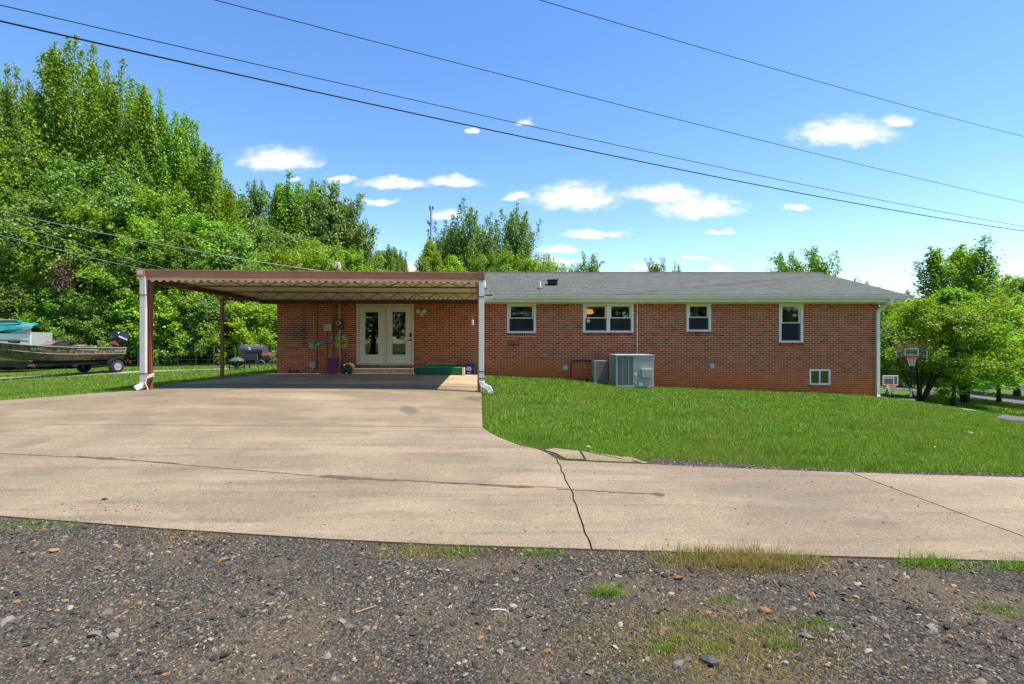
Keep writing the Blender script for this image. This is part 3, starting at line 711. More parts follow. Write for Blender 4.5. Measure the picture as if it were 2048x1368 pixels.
# lamps seen inside
lm = thing('ceiling_lamp', 'lit ceiling lamp with amber shade seen through the paired window', 'lamp', (wxp(1190), WY+1.5, 2.66))
MB().lathe([(.15,.12),(.19,0),(.18,-.02),(.12,-.05)], n=14).build('lamp_shade', mat_emit('amber_shade', (1,.42,.08), .9), lm); MB().lathe([(.012,.2),(.012,.12)], n=6).build('rod', M_dgrey, lm)
MB().lathe([(.02,-.23),(.055,-.27),(.06,-.31),(.03,-.36)], n=12).build('bulb', mat_emit('bulb', (1,.78,.4), 2.2), lm); MB().lathe([(.008,-.05),(.008,-.23)], n=6).build('rod', M_dgrey, lm)
lp = thing('flush_lamp', 'lit flush ceiling lamp seen through the tall narrow window', 'lamp', (wxp(1571), WY+2.0, 2.74)); MB().lathe([(.17,.05),(.19,.0),(.14,-.05),(.05,-.07)], n=14).build('diffuser', mat_emit('warm_diffuser', (1,.55,.25), 1.1), lp); MB().lathe([(.09,.05),(.09,.06)], n=10).build('mount', M_dgrey, lp)

# double garden door
dr = bpy.data.objects.new('door', None); COL.objects.link(dr); dr.parent = house; dr['label'] = 'pair of full-glass cream garden doors'
dx0, dx1, dz0, dz1 = DOOR; dm = (dx0+dx1)/2
fr = MB(); rect_frame(fr, dx0, dx1, dz0, dz1-.004, .055, -.02, .11, .07, .03); fr.box(dm-.022, dm+.022, -.012, .10, dz0+.03, dz1-.075); fr.build('frame', M_doorp, dr, bevel=.006)
for a, b in ((dx0+.066, dm-.031), (dm+.031, dx1-.066)):
    lf = MB(); zt = dz1-.086; zb = dz0+.04; rect_frame(lf, a, b, zb, zt, .20, .022, .065, .20, .30); lf.build('leaf', M_doorp, dr, bevel=.005)
    md_ = MB(); rect_frame(md_, a+.165, b-.165, zb+.265, zt-.165, .035, .006, .0215); md_.build('glazing_bead', M_doorp, dr, bevel=.004)
    MB().box(a+.2, b-.2, .03, .036, zb+.3, zt-.2).build('pane', M_glass, dr)
bl = MB()
for k in range(46): bl.box(dm+.24, dx1-.27, .066, .084, dz0+.47+k*.026, dz0+.486+k*.026)
bl.build('blind', pm('blind_slat', (.42,.43,.42), .6), dr)
hx = wxp(821.5); MB().box(hx-.035, hx+.035, -.02, .011, wzp(674), wzp(666)).build('lock_keypad', M_black, dr, bevel=.006)
hd = MB(); hd.lathe([(.034,0),(.034,-.03)], (hx, .012, wzp(680)), 12, 'y'); hd.tube([(hx,-.03,wzp(680)),(hx-.11,-.035,wzp(680.5))], .011, 8); hd.build('handle', M_black, dr)
MB().box(dx0+.02, dx1-.02, -.05, .1, dz0-.028, dz0-.002).build('threshold', pm('threshold_metal', (.28,.24,.2), .5), dr)

# roof
EY, EZ, RY, RZ = -.48, 3.14, 4.30, 4.487; XL, XR = -8.3, 12.80
rf = MB(); th = .035
rf.prism([(EY, EZ-th), (EY, EZ), (RY, RZ), (2*RY-EY, EZ), (2*RY-EY, EZ-th), (RY, RZ-th)], 'x', XL, XR); roof = rf.build('roof', M_shingle, house)
rc = MB(); rc.prism([(RY-.15, RZ-.043+.012), (RY, RZ+.03), (RY+.15, RZ-.043+.012), (RY, RZ+.004)], 'x', XL+.01, XR-.01); rc.build('ridge_cap', pm('ridge_shingle', (.06,.066,.066), .95, .3, 8), roof)
def roof_z(y): return EZ+(RZ-EZ)*(y-EY)/(RY-EY)
def vent_pipe(px, py0, py1, Y):
    x = (px-1024)/F*Y; y = Y-WY; z = roof_z(y)
    MB().lathe([(.036,-.02),(.036,.26)], (x, y, z), 10).build('vent_pipe', M_white, roof)
    MB().lathe([(.11,-.01),(.09,.02),(.045,.055)], (x, y, z+.012), 12).build('flashing', pm('lead_flashing', (.12,.13,.13), .7), roof)
vent_pipe(969.5, 568, 577, 17.9); vent_pipe(1080, 567, 577, 17.9)
y_ = 1.35; z_ = roof_z(y_); x_ = (1105-1024)/F*(WY+y_)
vb = MB(); vb.box(x_-.17, x_+.17, y_-.14, y_+.16, z_+.0, z_+.15); vb.box(x_-.25, x_+.25, y_-.3, y_+.25, z_-.09, z_+.015) if False else None; vb.box(x_-.2, x_+.2, y_-.2, y_+.2, z_+.15, z_+.18); vb.build('roof_vent', M_black, roof, bevel=.01)
# eaves: fascia, soffit, frieze, gutter, downpipe
MB().box(X0-.35, XR-.12, EY+.02, EY+.045, 2.90, EZ-th-.012).build('fascia', M_cream, house)
MB().box(X0-.35, X1+.3, EY+.046, -.003, 2.895, 2.912).build('soffit', M_cream, house)
MB().box(X0, X1, -.022, .006, ZT-.052, ZT-.002).build('frieze', M_cream, house) if False else MB().box(X0, X1, -.03, -.004, ZT-.012, ZT+.010).build('frieze', M_cream, house)
bg_ = MB(); bg_.prism([(EY+.02, 2.90), (EY+.02, EZ-th-.01), (RY, RZ-th-.01), (RY, RZ-th-.14), (EY+.4, 2.99)], 'x', XR-.13, XR-.06); bg_.build('bargeboard', M_cream, house)
bs_ = MB(); bs_.prism([(EY+.3, 2.96), (EY+.3, 2.98), (RY, RZ-.13), (RY, RZ-.15)], 'x', X1+.01, XR-.14); bs_.build('rake_soffit', M_cream, house)
gp = [(EY+.018, 2.995), (EY-.065, 2.995), (EY-.078, 3.03), (EY-.11, 3.065), (EY-.122, 3.10), (EY-.122, 3.112), (EY-.105, 3.112), (EY-.10, 3.09), (EY-.06, 3.01), (EY+.005, 3.01), (EY+.005, 3.11), (EY+.018, 3.11)]
MB().prism(gp, 'x', -.62, XR+.17).build('gutter', M_gutter, house)
dxp = wxp(1753.5); dp = MB()
ox = wxp(1786)*.965
def square_pipe(mb, pts, w, d):
    """rectangular pipe through points, mitred at the bends"""
    pts = [Vector(p) for p in pts]; rings = []
    for i, p in enumerate(pts):
        t = (pts[min(i+1, len(pts)-1)]-pts[max(i-1, 0)]).normalized()
        a = Vector((0,1,0)); a = (a-t*a.dot(t)).normalized() if abs(t.y) < .95 else Vector((1,0,0)); c = t.cross(a)
        rings.append([p+c*(sx*w/2)+a*(sy*d/2) for sx, sy in ((-1,-1),(1,-1),(1,1),(-1,1))])
    mb.loft(rings)
square_pipe(dp, [(ox,EY-.04,2.995),(ox,EY-.04,2.93),(ox-.04,EY,2.87),(dxp+.05,-.14,2.70),(dxp,-.06,2.62),(dxp,-.05,2.55),(dxp,-.05,gz(dxp,WY)+.10),(dxp+.0,-.09,gz(dxp,WY)+.03)], .10, .075)
dp.build('downspout', M_gutter, house, bevel=.006)
fl = bpy.data.objects.new('floodlight', None); COL.objects.link(fl); fl.parent = house
MB().box(ox+.02, ox+.10, -.22, -.14, 2.85, 2.893).build('mount', M_cream, fl); MB().lathe([(.02,0),(.06,.1),(.065,.13)], (ox+.09,-.2,2.82), 12, 'x').build('lamp_head', M_cream, fl); MB().lathe([(.02,0),(.05,.09),(.055,.12)], (ox+.0,-.28,2.80), 12, 'y').build('lamp_head', M_cream, fl)

# things fixed on the wall, right of the carport
def on_wall(px, py): return (wxp(px), WY, wzp(py))
for px_, py_, lab in ((1130,736,'grey dryer vent hood on the brick wall left of the air conditioner'), (1422.5,732,'grey dryer vent hood low on the wall right of the air conditioner')):
    q = thing('vent_hood', lab, 'vent', on_wall(px_, py_)); MB().box(-.085, .085, -.012, .001, -.1, .1).build('back_plate', pm('grey_vinyl', (.42,.43,.43), .5), q, bevel=.004)
    MB().prism([(-.012,.085),(-.05,.085),(-.12,-.02),(-.12,-.075),(-.012,-.075)], 'x', -.07, .07).build('hood', pm('grey_vinyl', (.42,.43,.43), .5), q, bevel=.006)
    MB().box(-.062, .062, -.113, -.02, -.077, -.074).build('flap', M_dgrey, q)
q = thing('wall_patch', 'old wall opening patched with red tiles and a sooty hole below the square window', 'patch', on_wall(1027.5, 686))
terr = pm('terracotta', (.36,.10,.05), .8, .25, 9); MB().box(-.19, -.03, -.02, .002, -.06, .105).build('tile', terr, q, bevel=.004); MB().box(-.01, .15, -.02, .002, -.04, .105).build('tile', terr, q, bevel=.004)
MB().prism([(-.19,-.08),(.16,-.08),(.16,-.06),(.04,.02),(-.02,.02),(-.19,-.065)], 'y', -.008, .002).build('sooty_cement', pm('sooty_cement', (.055,.05,.05), .9, .4, 14), q)
cd = thing('conduit', 'thin white conduit running up the wall from the air conditioner to the eave', 'conduit', (wxp(1274), WY, 1.0)); MB().tube([(0,-.025,-.05),(0,-.025,ZT-1.03)], .016, 8).build('pipe', M_white, cd)
for z in (.4, 1.1, 1.6): MB().box(-.03, .03, -.045, 0, z-.01, z+.01).build('clip', M_dgrey, cd)
pp = thing('drain_pipe', 'brown drain pipe bent along the wall beside the air conditioner', 'pipe', (wxp(1142), WY, gz(wxp(1142), WY)))
zz = wzp(721)-gz(wxp(1142), WY); MB().tube([(0,-.03,-.03),(0,-.03,zz-.08),(.03,-.03,zz-.02),(.09,-.03,zz),(.95,-.03,zz)], .02, 8).build('pipe', pm('brown_pipe', (.10,.05,.035), .6), pp)
fa = thing('garden_faucet', 'small white hose tap at the foot of the wall below the square window', 'tap', on_wall(1029, 753)); MB().tube([(0,0,.03),(0,-.06,.03),(0,-.08,.01),(0,-.08,-.03)], .012, 8).build('spout', M_white, fa); MB().lathe([(.03,.05),(.03,.06)], (0,-.05,0), 8).build('tap_wheel', terr, fa)
# twin floodlight beside the door
tw = thing('twin_floodlight', 'cream twin floodlight with two round heads beside the garden doors', 'floodlight', on_wall(843.5, 628)); yel = pm('aged_cream', (.72,.68,.50), .5)
MB().box(-.045, .045, -.03, 0, -.08, -.01).build('mount', M_white, tw, bevel=.005); MB().lathe([(.05,0),(.05,-.05),(.03,-.06)], (0,0,.01), 12, 'y').build('cap', yel, tw)
for sx in (-1, 1):
    h = MB(); h.lathe([(.02,-.02),(.055,-.06),(.072,-.13),(.066,-.135)], (sx*.10,0,.075), 14, 'y'); h.build('lamp_head', yel, tw, smooth=True)
    MB().tube([(0,-.04,.02),(sx*.06,-.06,.05),(sx*.09,-.05,.07)], .012, 6).build('arm', yel, tw)
# ================================================================== CARPORT
M_brown = pm('brown_paint', (.55,.25,.145), .45, .15, 3, grime=.2, dirt=(.3,.13,.08))
M_brown_post = pm('brown_post_paint', (.26,.08,.04), .5, .15, 3, grime=.2, dirt=(.1,.05,.035))
M_truss = pm('dark_brown_steel', (.12,.045,.028), .5, .2, 4)
M_pan = pm('pan_cream', (.88,.78,.6), .5, .06, 1.5, grime=.12, dirt=(.36,.30,.2))
M_apron = pm('apron_peach', (.90,.62,.41), .55, .08, 2, grime=.3, dirt=(.4,.26,.17))
M_ds = pm('downspout_grey', (.70,.66,.60), .4, .05, 3, grime=.15, dirt=(.38,.38,.38))
CA = R(3.4); CB = Vector((-7.66, 10.93, CAMZ-1.04))
cp = thing('carport', 'open metal carport with brown fascia, corrugated cream roof and thin steel trusses', 'carport', CB, CA)
CWD = 7.0; EYE = 1.04       # width; eye level above the carport root
rear = lambda x: 5.80-.0594*x
def cl(world):              # world -> carport local
    d = Vector(world)-CB; c, s = math.cos(CA), math.sin(CA); return Vector((d.x*c+d.y*s, -d.x*s+d.y*c, d.z))
# corrugated roof pan: trapezoid ribs running from front to back
pan = MB(); pitch = .152; xx = -.17; prof = []
while xx < CWD+.10:
    prof += [(xx, 2.405), (xx+.05, 2.405), (xx+.075, 2.445), (xx+.127, 2.445)]; xx += pitch
prof = [p for p in prof if p[0] <= CWD+.10]
ys_ = [0, .25, .5, .75, 1.]
rows_b = [[(x, -.02+(rear(x)-.0+.02)*s, z+.0) for x, z in prof] for s in ys_]; rows_t = [[(x, y, z+.004) for x, y, z in r] for r in rows_b]
pan.loft(rows_b, cap=False, closed=False); pan.loft(rows_t, cap=False, closed=False); roofpan = pan.build('roof_pan', M_pan, cp)
# scalloped apron under the fascia
ap = MB(); n = int((CWD+.26)/.0127); top = []; bot = []
for i in range(n+1):
    x = -.15+(CWD+.24)*i/n; a = 2*math.pi*(x+.03)/pitch; top.append((x, -.035, 2.40)); bot.append((x, -.04, 2.325-.022*math.cos(a)-.004*math.sin(3*x)))
ap.loft([top, bot], cap=False, closed=False); ap.loft([[(x, y+.006, z) for x, y, z in top], [(x, y+.006, z) for x, y, z in bot]], cap=False, closed=False); ap.build('scalloped_apron', M_apron, cp)
# gutter fascia with rolled lines, end caps
fp = [(-.0, 2.402), (-.085, 2.402), (-.10, 2.412), (-.10, 2.447), (-.118, 2.455), (-.118, 2.472), (-.10, 2.48), (-.10, 2.515), (-.125, 2.53), (-.125, 2.548), (.0, 2.55)]
fb = MB(); fb.prism(fp, 'x', .02, CWD-.08); fascia = fb.build('fascia', M_brown, cp)
ec = MB(); ec.box(-.155, .018, -.13, .01, 2.402, 2.552); ec.build('end_cap', M_brown, fascia, bevel=.004); MB().box(-.12, -.025, -.136, -.131, 2.44, 2.525).build('cap_plate', pm('cap_cream', (.66,.62,.5), .5), fascia)
ec = MB(); ec.box(CWD-.078, CWD+.075, -.13, .01, 2.402, 2.552); ec.build('end_cap', pm('brown_worn', (.24,.11,.08), .5), fascia, bevel=.004)
# beams and trusses
for x in (.03, CWD-.03): MB().box(x-.035, x+.035, .05, rear(x)-.05, 2.285, 2.395).build('side_beam', M_truss, cp)
rbm = MB(); p0, p1 = (.0, rear(0)-.03), (CWD, rear(CWD)-.03); rbm.bar((p0[0]-.1, p0[1], 2.335), (p1[0], p1[1], 2.335), .05, .15); rbm.build('rear_beam', M_truss, cp)
def truss(y, zb, zt, half, phase):
    t = MB(); t.bar((.08, y, zb), (CWD-.08, y, zb), .034, .032); t.bar((.08, y, zt), (CWD-.08, y, zt), .034, .026); tr = t.build('truss', M_truss, cp)
    w = MB(); x = .1+phase; up = False; x0 = .1
    w.tube([(x0, y, zt-.01), (x, y, zb+.012)], .0085, 6)
    while x+half < CWD-.1:
        w.tube([(x, y, zb+.012 if not up else zt-.012), (x+half, y, zt-.012 if not up else zb+.012)], .0085, 6); x += half; up = not up
    w.build('web', M_truss, tr)
truss(.32, 2.255, 2.385, .262, .13); truss(3.06, 2.18, 2.388, .2615, .16)
# posts
def gl(x, y):
    w = cp_matrix @ Vector((x, y, 0)); return gz(w.x, w.y)+LIFT-CB.z
cp_matrix = Matrix.Translation(CB) @ Matrix.Rotation(CA, 4, 'Z')
for nme, x, y, z in (('post', .036, .03, 2.40), ('post', .045, 3.06, 2.29), ('post', CWD-.045, .03, 2.40), ('post', CWD-.045, 3.06, 2.29)):
    p = MB(); p.box(x-.037, x+.037, y-.037, y+.037, gl(x, y)-.01, z); p.box(x-.075, x+.075, y-.075, y+.075, gl(x, y)-.01, gl(x, y)+.012); p.build('post', M_brown_post, cp, bevel=.004)
MB().box(.005, .085, 2.98, 3.14, 2.18, 2.284).build('bracket', M_brown, cp)
# downspouts with straps and shoes
d1 = MB(); g1 = gl(-.06, -.07); square_pipe(d1, [(-.03,-.085,2.40),(-.03,-.085,g1+.16),(-.04,-.11,g1+.09),(-.12,-.20,g1+.03)], .115, .075); d1.build('downspout', M_ds, cp, bevel=.008)
d2 = MB(); g2 = gl(CWD+.0, -.09); square_pipe(d2, [(CWD+.005,-.085,2.36),(CWD+.005,-.085,g2+.25),(CWD+.03,-.10,g2+.16),(CWD+.17,-.16,g2+.09),(CWD+.20,-.17,g2+.03),(CWD+.20,-.17,g2-.02)], .115, .075); d2.build('downspout', M_ds, cp, bevel=.008)
for x, z in ((-.03, 2.02), (-.03, g1+.34), (CWD+.005, 2.02), (CWD+.005, g2+.45), (CWD+.005, g2+.3)): MB().box(x-.062, x+.062+(.12 if x < 1 else 0), -.126, -.12, z-.01, z+.01).build('strap', M_dgrey, cp)

# rope tied round the left post foot
rp = MB(); gx0 = g1; pts = []
for i in range(60):
    a = i*.55; r = .09+.012*math.sin(i*1.7); pts.append((.02+r*math.cos(a)*1.1, -.02+r*math.sin(a)*.9, gx0+.30+.03*math.sin(i*.9)))
rp.tube(pts, .011, 5); rp.tube([(.10,-.11,gx0+.30),(.06,-.15,gx0+.22),(.02,-.14,gx0+.12),(-.02,-.15,gx0+.02)], .012, 6); rp.tube([(.08,-.12,gx0+.29),(.05,-.16,gx0+.15),(.09,-.15,gx0+.05),(.10,-.16,gx0+.01)], .012, 6); rp.tube([(.10,-.1,gx0+.31),(.14,-.13,gx0+.27),(.10,-.14,gx0+.25)], .02, 6)
w0 = cp_matrix @ Vector((0, 0, 0)); ro = rp.build('rope', pm('white_rope', (.62,.56,.46), .9, .2, 30)); ro.location = CB; ro.rotation_euler = (0,0,CA); tag(ro, 'frayed white rope tied round the carport post foot on the boat side', 'rope')
# wind chime by the middle post
wq = cp_matrix @ Vector((.16, 3.0, 1.95)); wc = thing('wind_chime', 'brown wind chime hanging by the middle carport post', 'wind chime', wq)
for k in range(6): MB().tube([(.035*math.cos(k*1.05), .035*math.sin(k*1.05), -.05), (.035*math.cos(k*1.05), .035*math.sin(k*1.05), -.26-.02*(k % 3))], .008, 6).build('tube', M_brown_post, wc)
MB().lathe([(.05,-.03),(.05,-.015)], n=10).build('disc', M_brown_post, wc); MB().tube([(0,0,-.02),(-.04,.02,.24)], .003, 4).build('cord', M_dgrey, wc)
# glass hanging feeder near the right post
fd = thing('bird_feeder', 'clear and coppery hanging bird feeder beside the right carport post', 'feeder', at(945, 630, 14.2)); cop = pm('copper_plate', (.42,.24,.15), .35, metal=.7)
MB().box(-.05, .03, -.03, .03, -.12, .05, Matrix.Rotation(.15, 4, 'Y')).build('body', cop, fd, bevel=.006); MB().lathe([(.035,-.27),(.038,-.16),(.03,-.13)], n=10).build('jar', pm('feeder_jar', (.62,.6,.56), .2), fd); MB().tube([(0,0,.05),(.01,0,.21)], .003, 4).build('cord', M_dgrey, fd); MB().lathe([(.045,-.285),(.045,-.27)], n=10).build('tray', cop, fd)

# ---- steps, bins and signs against the wall
floor = lambda x, y: gz(x, y)+LIFT
def base(px, Y): x = (px-1024)/F*Y; return Vector((x, Y, floor(x, Y)))
m_step = pm('step_concrete', (.27,.22,.165), .9, .2, 4, .5, 60, grime=.4, dirt=(.12,.1,.08))
st = thing('door_step', 'low concrete step below the garden doors', 'step', base(768, 17.08)); w = 120/F*17.08/2; MB().box(-w, w, -.17, .245, -.01, .17).build('slab', m_step, st, bevel=.012)
def mat_turf():
    m, t, b = principled('turf_carpet'); p = t.pos()
    t.put(b.inputs['Base Color'], t.ramp(t.noise(p, 60, 4, .7), [(.3, (.004,.075,.035)), (.7, (.012,.16,.07))])); b.inputs['Roughness'].default_value = .9
    t.put(b.inputs['Normal'], t.bump(t.noise(p, 180, 3), .8, .008)); return m
m_turf = mat_turf()
gs = thing('turf_step', 'low bench-wide step covered in green turf carpet beside the blue bucket', 'step', base(881, 16.75)); w = 96/F*16.75/2
MB().box(-w, w, -.27, .25, -.005, .235).build('lower_tread', m_turf, gs, bevel=.015); MB().box(w-.05, w+.006, -.277, .2, .01, .228).build('trim_board', pm('yellow_cream_wood', (.66,.6,.38), .6), gs)
gs2 = thing('turf_step', 'narrow upper step edged with pale board behind the wider turf step', 'step', base(884, 17.16)); w = 56/F*17.16/2; MB().box(-w, w, -.14, .155, -.005, .31).build('upper_tread', m_turf, gs2, bevel=.01); MB().box(-w-.03, w+.04, -.15, .157, .311, .34).build('top_board', pm('weathered_board', (.32,.27,.2), .8), gs2)
# blue bucket with a broom handle
m_blue = pm('blue_plastic', (.004,.025,.22), .35, .1, 4)
bk = thing('bucket', 'blue plastic bucket with white print by the right carport post', 'bucket', base(939.5, 17.02)); MB().lathe([(.125,0),(.13,.005),(.15,.33),(.16,.335),(.16,.365),(.148,.365),(.145,.33),(.12,.02)], n=24).build('pail', m_blue, bk, smooth=True)
for (zz, ww) in ((.24,.17),(.205,.18),(.155,.18),(.06,.09)):
    lm_ = MB(); n = 9; nb = max(2, int(ww/.03)); 
    for q in range(nb):
        a = -math.pi/2-.1+(q-nb/2)*.21; r0 = .131+.02*zz/.33+.0015
        lm_.box(-.011, .011, -.001, .001, -.013, .013, Matrix.Rotation(a+math.pi/2, 4, 'Z') @ Matrix.Translation((0, -r0-.002, zz)))
    lm_.build('print', pm('white_print', (.8,.8,.8), .5), bk)
MB().tube([(-.152,0,.33),(-.13,-.14,.20),(0,-.19,.16),(.13,-.14,.2),(.152,0,.33)], .004, 5).build('handle', pm('zinc_wire', (.4,.4,.4), .4, metal=.8), bk)
hn = MB().tube([(0,0,.01),(.01,.11,1.22)], .011, 8).build('broom_handle', pm('aged_wood', (.20,.13,.08), .7), None); hn.location = bk.location+Vector((.0,.02,.03)); tag(hn, 'thin wooden pole standing in the blue bucket', 'pole')
# purple bin
m_pur = pm('purple_plastic', (.17,.04,.14), .5, .12, 4, grime=.25, dirt=(.2,.1,.18))
bn = thing('trash_bin', 'square purple plastic rubbish bin at the foot of the meter pipe', 'bin', base(667, 16.95), R(14)); 
def taper(mb, w0, w1, z0, z1): mb.loft([[(sx*w0, sy*w0, z0) for sx, sy in ((-1,-1),(1,-1),(1,1),(-1,1))], [(sx*w1, sy*w1, z1) for sx, sy in ((-1,-1),(1,-1),(1,1),(-1,1))]])
q = MB(); taper(q, .16, .20, 0, .50); q.build('body', m_pur, bn, bevel=.03); q = MB(); taper(q, .205, .21, .49, .535); q.build('lid', m_pur, bn, bevel=.012)
# camouflage bag
def mat_camo(name, stops, scale=7, stretch=(1,1,1), rough=.6):
    m, t, b = principled(name); co = t.scale(t.objco(), stretch)
    n = t.noise(co, scale, 5, .62, .9); t.put(b.inputs['Base Color'], t.ramp(n, stops, 'CONSTANT')); b.inputs['Roughness'].default_value = rough; return m
cb_ = thing('decoy_bag', 'round olive camouflage bag with a crossed strap beside the door step', 'bag', base(698.5, 17.0)); cam_m = mat_camo('camo_cloth', [(0,(.015,.02,.01)),(.42,(.04,.048,.026)),(.55,(.075,.078,.05)),(.66,(.02,.026,.015))], 9, rough=.9)
q = MB(); q.lathe([(.10,0),(.17,.03),(.205,.13),(.20,.22),(.15,.31),(.06,.345)], n=20); q.build('bag', cam_m, cb_, smooth=True)
MB().tube([(-.15,-.1,.30),(-.08,-.19,.2),(0,-.21,.13),(.08,-.19,.2),(.15,-.1,.30)], .014, 6).build('strap', pm('khaki_strap', (.22,.22,.16), .9), cb_); MB().lathe([(.03,0),(.03,.02)], (-.02,-.2,.02), 8).build('tag', M_white, cb_)
# pair of bricks-and-plank scrap at the wall foot
sc_ = thing('wheel_chock', 'worn brown wooden wheel chock at the foot of the wall', 'chock', base(587, 17.15)); mw = pm('dark_wood', (.09,.045,.03), .85, .3, 10, .4)
for sx in (-1, 1): MB().box(sx*.13-.035, sx*.13+.035, -.06, .06, -.005, .105).build('block', mw, sc_, bevel=.012)
MB().box(-.1, .1, -.035, .035, .03, .07).build('bar', mw, sc_, bevel=.008)
# meter, boxes, conduit
m_grey = pm('grey_enamel', (.36,.36,.32), .5, .08, 4, grime=.2, dirt=(.2,.18,.14)); m_brn = pm('brown_enamel', (.085,.062,.05), .5)
def onw(px, py, Y=WY): return Vector(((px-1024)/S, WY, wzp(py)))
mt = thing('electric_meter', 'brown electric meter box with round glass meter and grey conduit', 'meter', onw(681, 648)); zl = wzp(648)
MB().box(-.09, .10, -.11, 0, -.17, .17).build('box', m_brn, mt, bevel=.008); MB().lathe([(.075,-.11),(.075,-.16),(.06,-.185),(.02,-.19)], (-.02,0,.03), 18, 'y').build('dial', pm('meter_glass', (.52,.52,.48), .15), mt, smooth=True); MB().lathe([(.045,-.19),(.045,-.194)], (-.02,0,.03), 14, 'y').build('dial_face', M_dgrey, mt)
MB().tube([(0,-.055,.17),(0,-.055,ZT-zl-.02)], .03, 10).build('conduit', m_grey, mt); MB().tube([(0,-.055,-.17),(0,-.055,floor(wxp(681), WY-.05)-zl)], .03, 10).build('conduit', m_grey, mt)
bx = thing('junction_box', 'square cream junction box beside the electric meter', 'box', onw(657, 655.5)); MB().box(-.125, .125, -.09, 0, -.115, .115).build('cover', pm('box_cream', (.46,.43,.34), .5), bx, bevel=.008); MB().lathe([(.02,0),(.02,.02)], (.125,-.045,0), 8, 'x').build('knob', M_dgrey, bx)
bx = thing('junction_box', 'small grey box at the tail of the arrow sign', 'box', onw(624, 690.5)); MB().box(-.08, .08, -.08, 0, -.1, .1).build('cover', m_grey, bx, bevel=.008); MB().box(-.06, .06, -.084, -.0805, -.08, .08).build('lid', m_grey, bx, bevel=.002)
bx = thing('spigot_box', 'grey box low on the wall with a tap and hose below', 'box', onw(627, 729)); MB().box(-.1, .1, -.09, 0, -.1, .1).build('cover', m_grey, bx, bevel=.008); MB().tube([(0,-.04,-.1),(0,-.05,-.15),(0,-.09,-.17),(0,-.1,-.22)], .014, 8).build('tap', pm('tap_metal', (.5,.5,.5), .4, metal=.6), bx); MB().tube([(.03,-.05,-.1),(.1,-.06,-.17),(.18,-.08,-.22)], .008, 6).build('hose', M_dgrey, bx)
for px_, y0, y1, lab in ((608,608,690,'thin black cable down the wall left of the arrow sign'), (634.5,608,735,'black cable down the wall past the arrow sign tail'), (654.5,663,745,'black cable hanging below the cream junction box'), (667.5,608,720,'thick brown cable down the wall left of the round sign')):
    q = onw(px_, y1); cbq = MB().tube([(0,-.012,0),(.004,-.013,(y1-y0)/S*.5),(0,-.012,(y1-y0)/S-.02)], .016 if px_ == 667.5 else .009, 6).build('wall_cable', m_brn if px_ == 667.5 else M_black); cbq.location = q; tag(cbq, lab, 'cable')
# arrow sign, rising to the right
ar = thing('arrow_sign', 'green arrow sign reading SERVICE pointing up to the right', 'sign', onw(646.5, 684)); rotm = Matrix.Rotation(R(-24), 4, 'Y')
dk = pm('sign_green', (.02,.06,.045), .4); wt = pm('sign_white', (.62,.66,.6), .4)
L = .315
def arrow(k): return [(-L*k-.0,-.10*k),(-L*k+.055*k,0) if False else (-L*k+.05,0),(-L*k,.10*k),(-.13,.10*k) if False else (-.10,.085*k),(-.06,.065*k),(.16,.065*k),(.19,.085*k),(L*k,0),(.19,-.085*k),(.16,-.065*k),(-.06,-.065*k),(-.10,-.085*k)]
MB().prism(arrow(1.06), 'y', -.030, -.020, rotm).build('border', wt, ar); MB().prism(arrow(.94), 'y', -.034, -.0305, rotm).build('panel', dk, ar)
q = MB(); q.prism([(-.17+.085*math.cos(a*math.pi/10), .048*math.sin(a*math.pi/10)) for a in range(20)], 'y', -.037, -.0345, rotm); q.build('oval', pm('sign_lime', (.28,.44,.2), .5), ar)
tx = text_mesh('SERVICE', .085, wt, 'lettering', ar); tx.matrix_local = Matrix.Rotation(R(-24), 4, 'Y') @ Matrix.Translation((.075, -.0375, 0)) @ Matrix.Rotation(R(90), 4, 'X')
# round sign with script
rs = thing('round_sign', 'round yellow sign with green and white lettered rim beside the meter pipe', 'sign', onw(683.5, 683.5)); rr = .262
MB().lathe([(rr,-.006),(rr,-.016),(rr-.008,-.02)], (0,0,0), 36, 'y').build('rim', pm('rim_green', (.075,.12,.035), .4), rs); MB().lathe([(.195,-.0205),(.195,-.023)], n=36, ax='y').build('face', pm('sign_yellow', (.55,.52,.05), .4), rs)
tk = MB()
for k in range(40):
    a = 2*math.pi*k/40
    if k % 10 in (0, 1): continue
    Mx = Matrix.Rotation(a, 4, 'Y') @ Matrix.Translation((0, -.0212, .228)); tk.box(-.011, .011, -.0012, .0008, -.016, .016, Mx)
tk.build('rim_lettering', wt, rs, kind='stuff')
scr = MB()
for r_, z_, x0_, x1_ in ((.010,.10,-.05,.05),(.013,.02,-.16,.15),(.011,-.045,-.17,.16)):
    scr.tube([(x0_+(x1_-x0_)*i/26, -.0245, z_+(.035 if r_ > .011 else .018)*math.sin(i*1.35)+.1*(x0_+(x1_-x0_)*i/26)*.25) for i in range(27)], r_*.62, 5)
scr.build('script', pm('script_green', (.06,.075,.02), .5), rs)
MB().prism([(-.16,-.08),(.02,-.06),(.12,-.055),(.02,-.1)], 'y', -.0262, -.0235).build('emblem', pm('script_green', (.06,.075,.02), .5), rs)
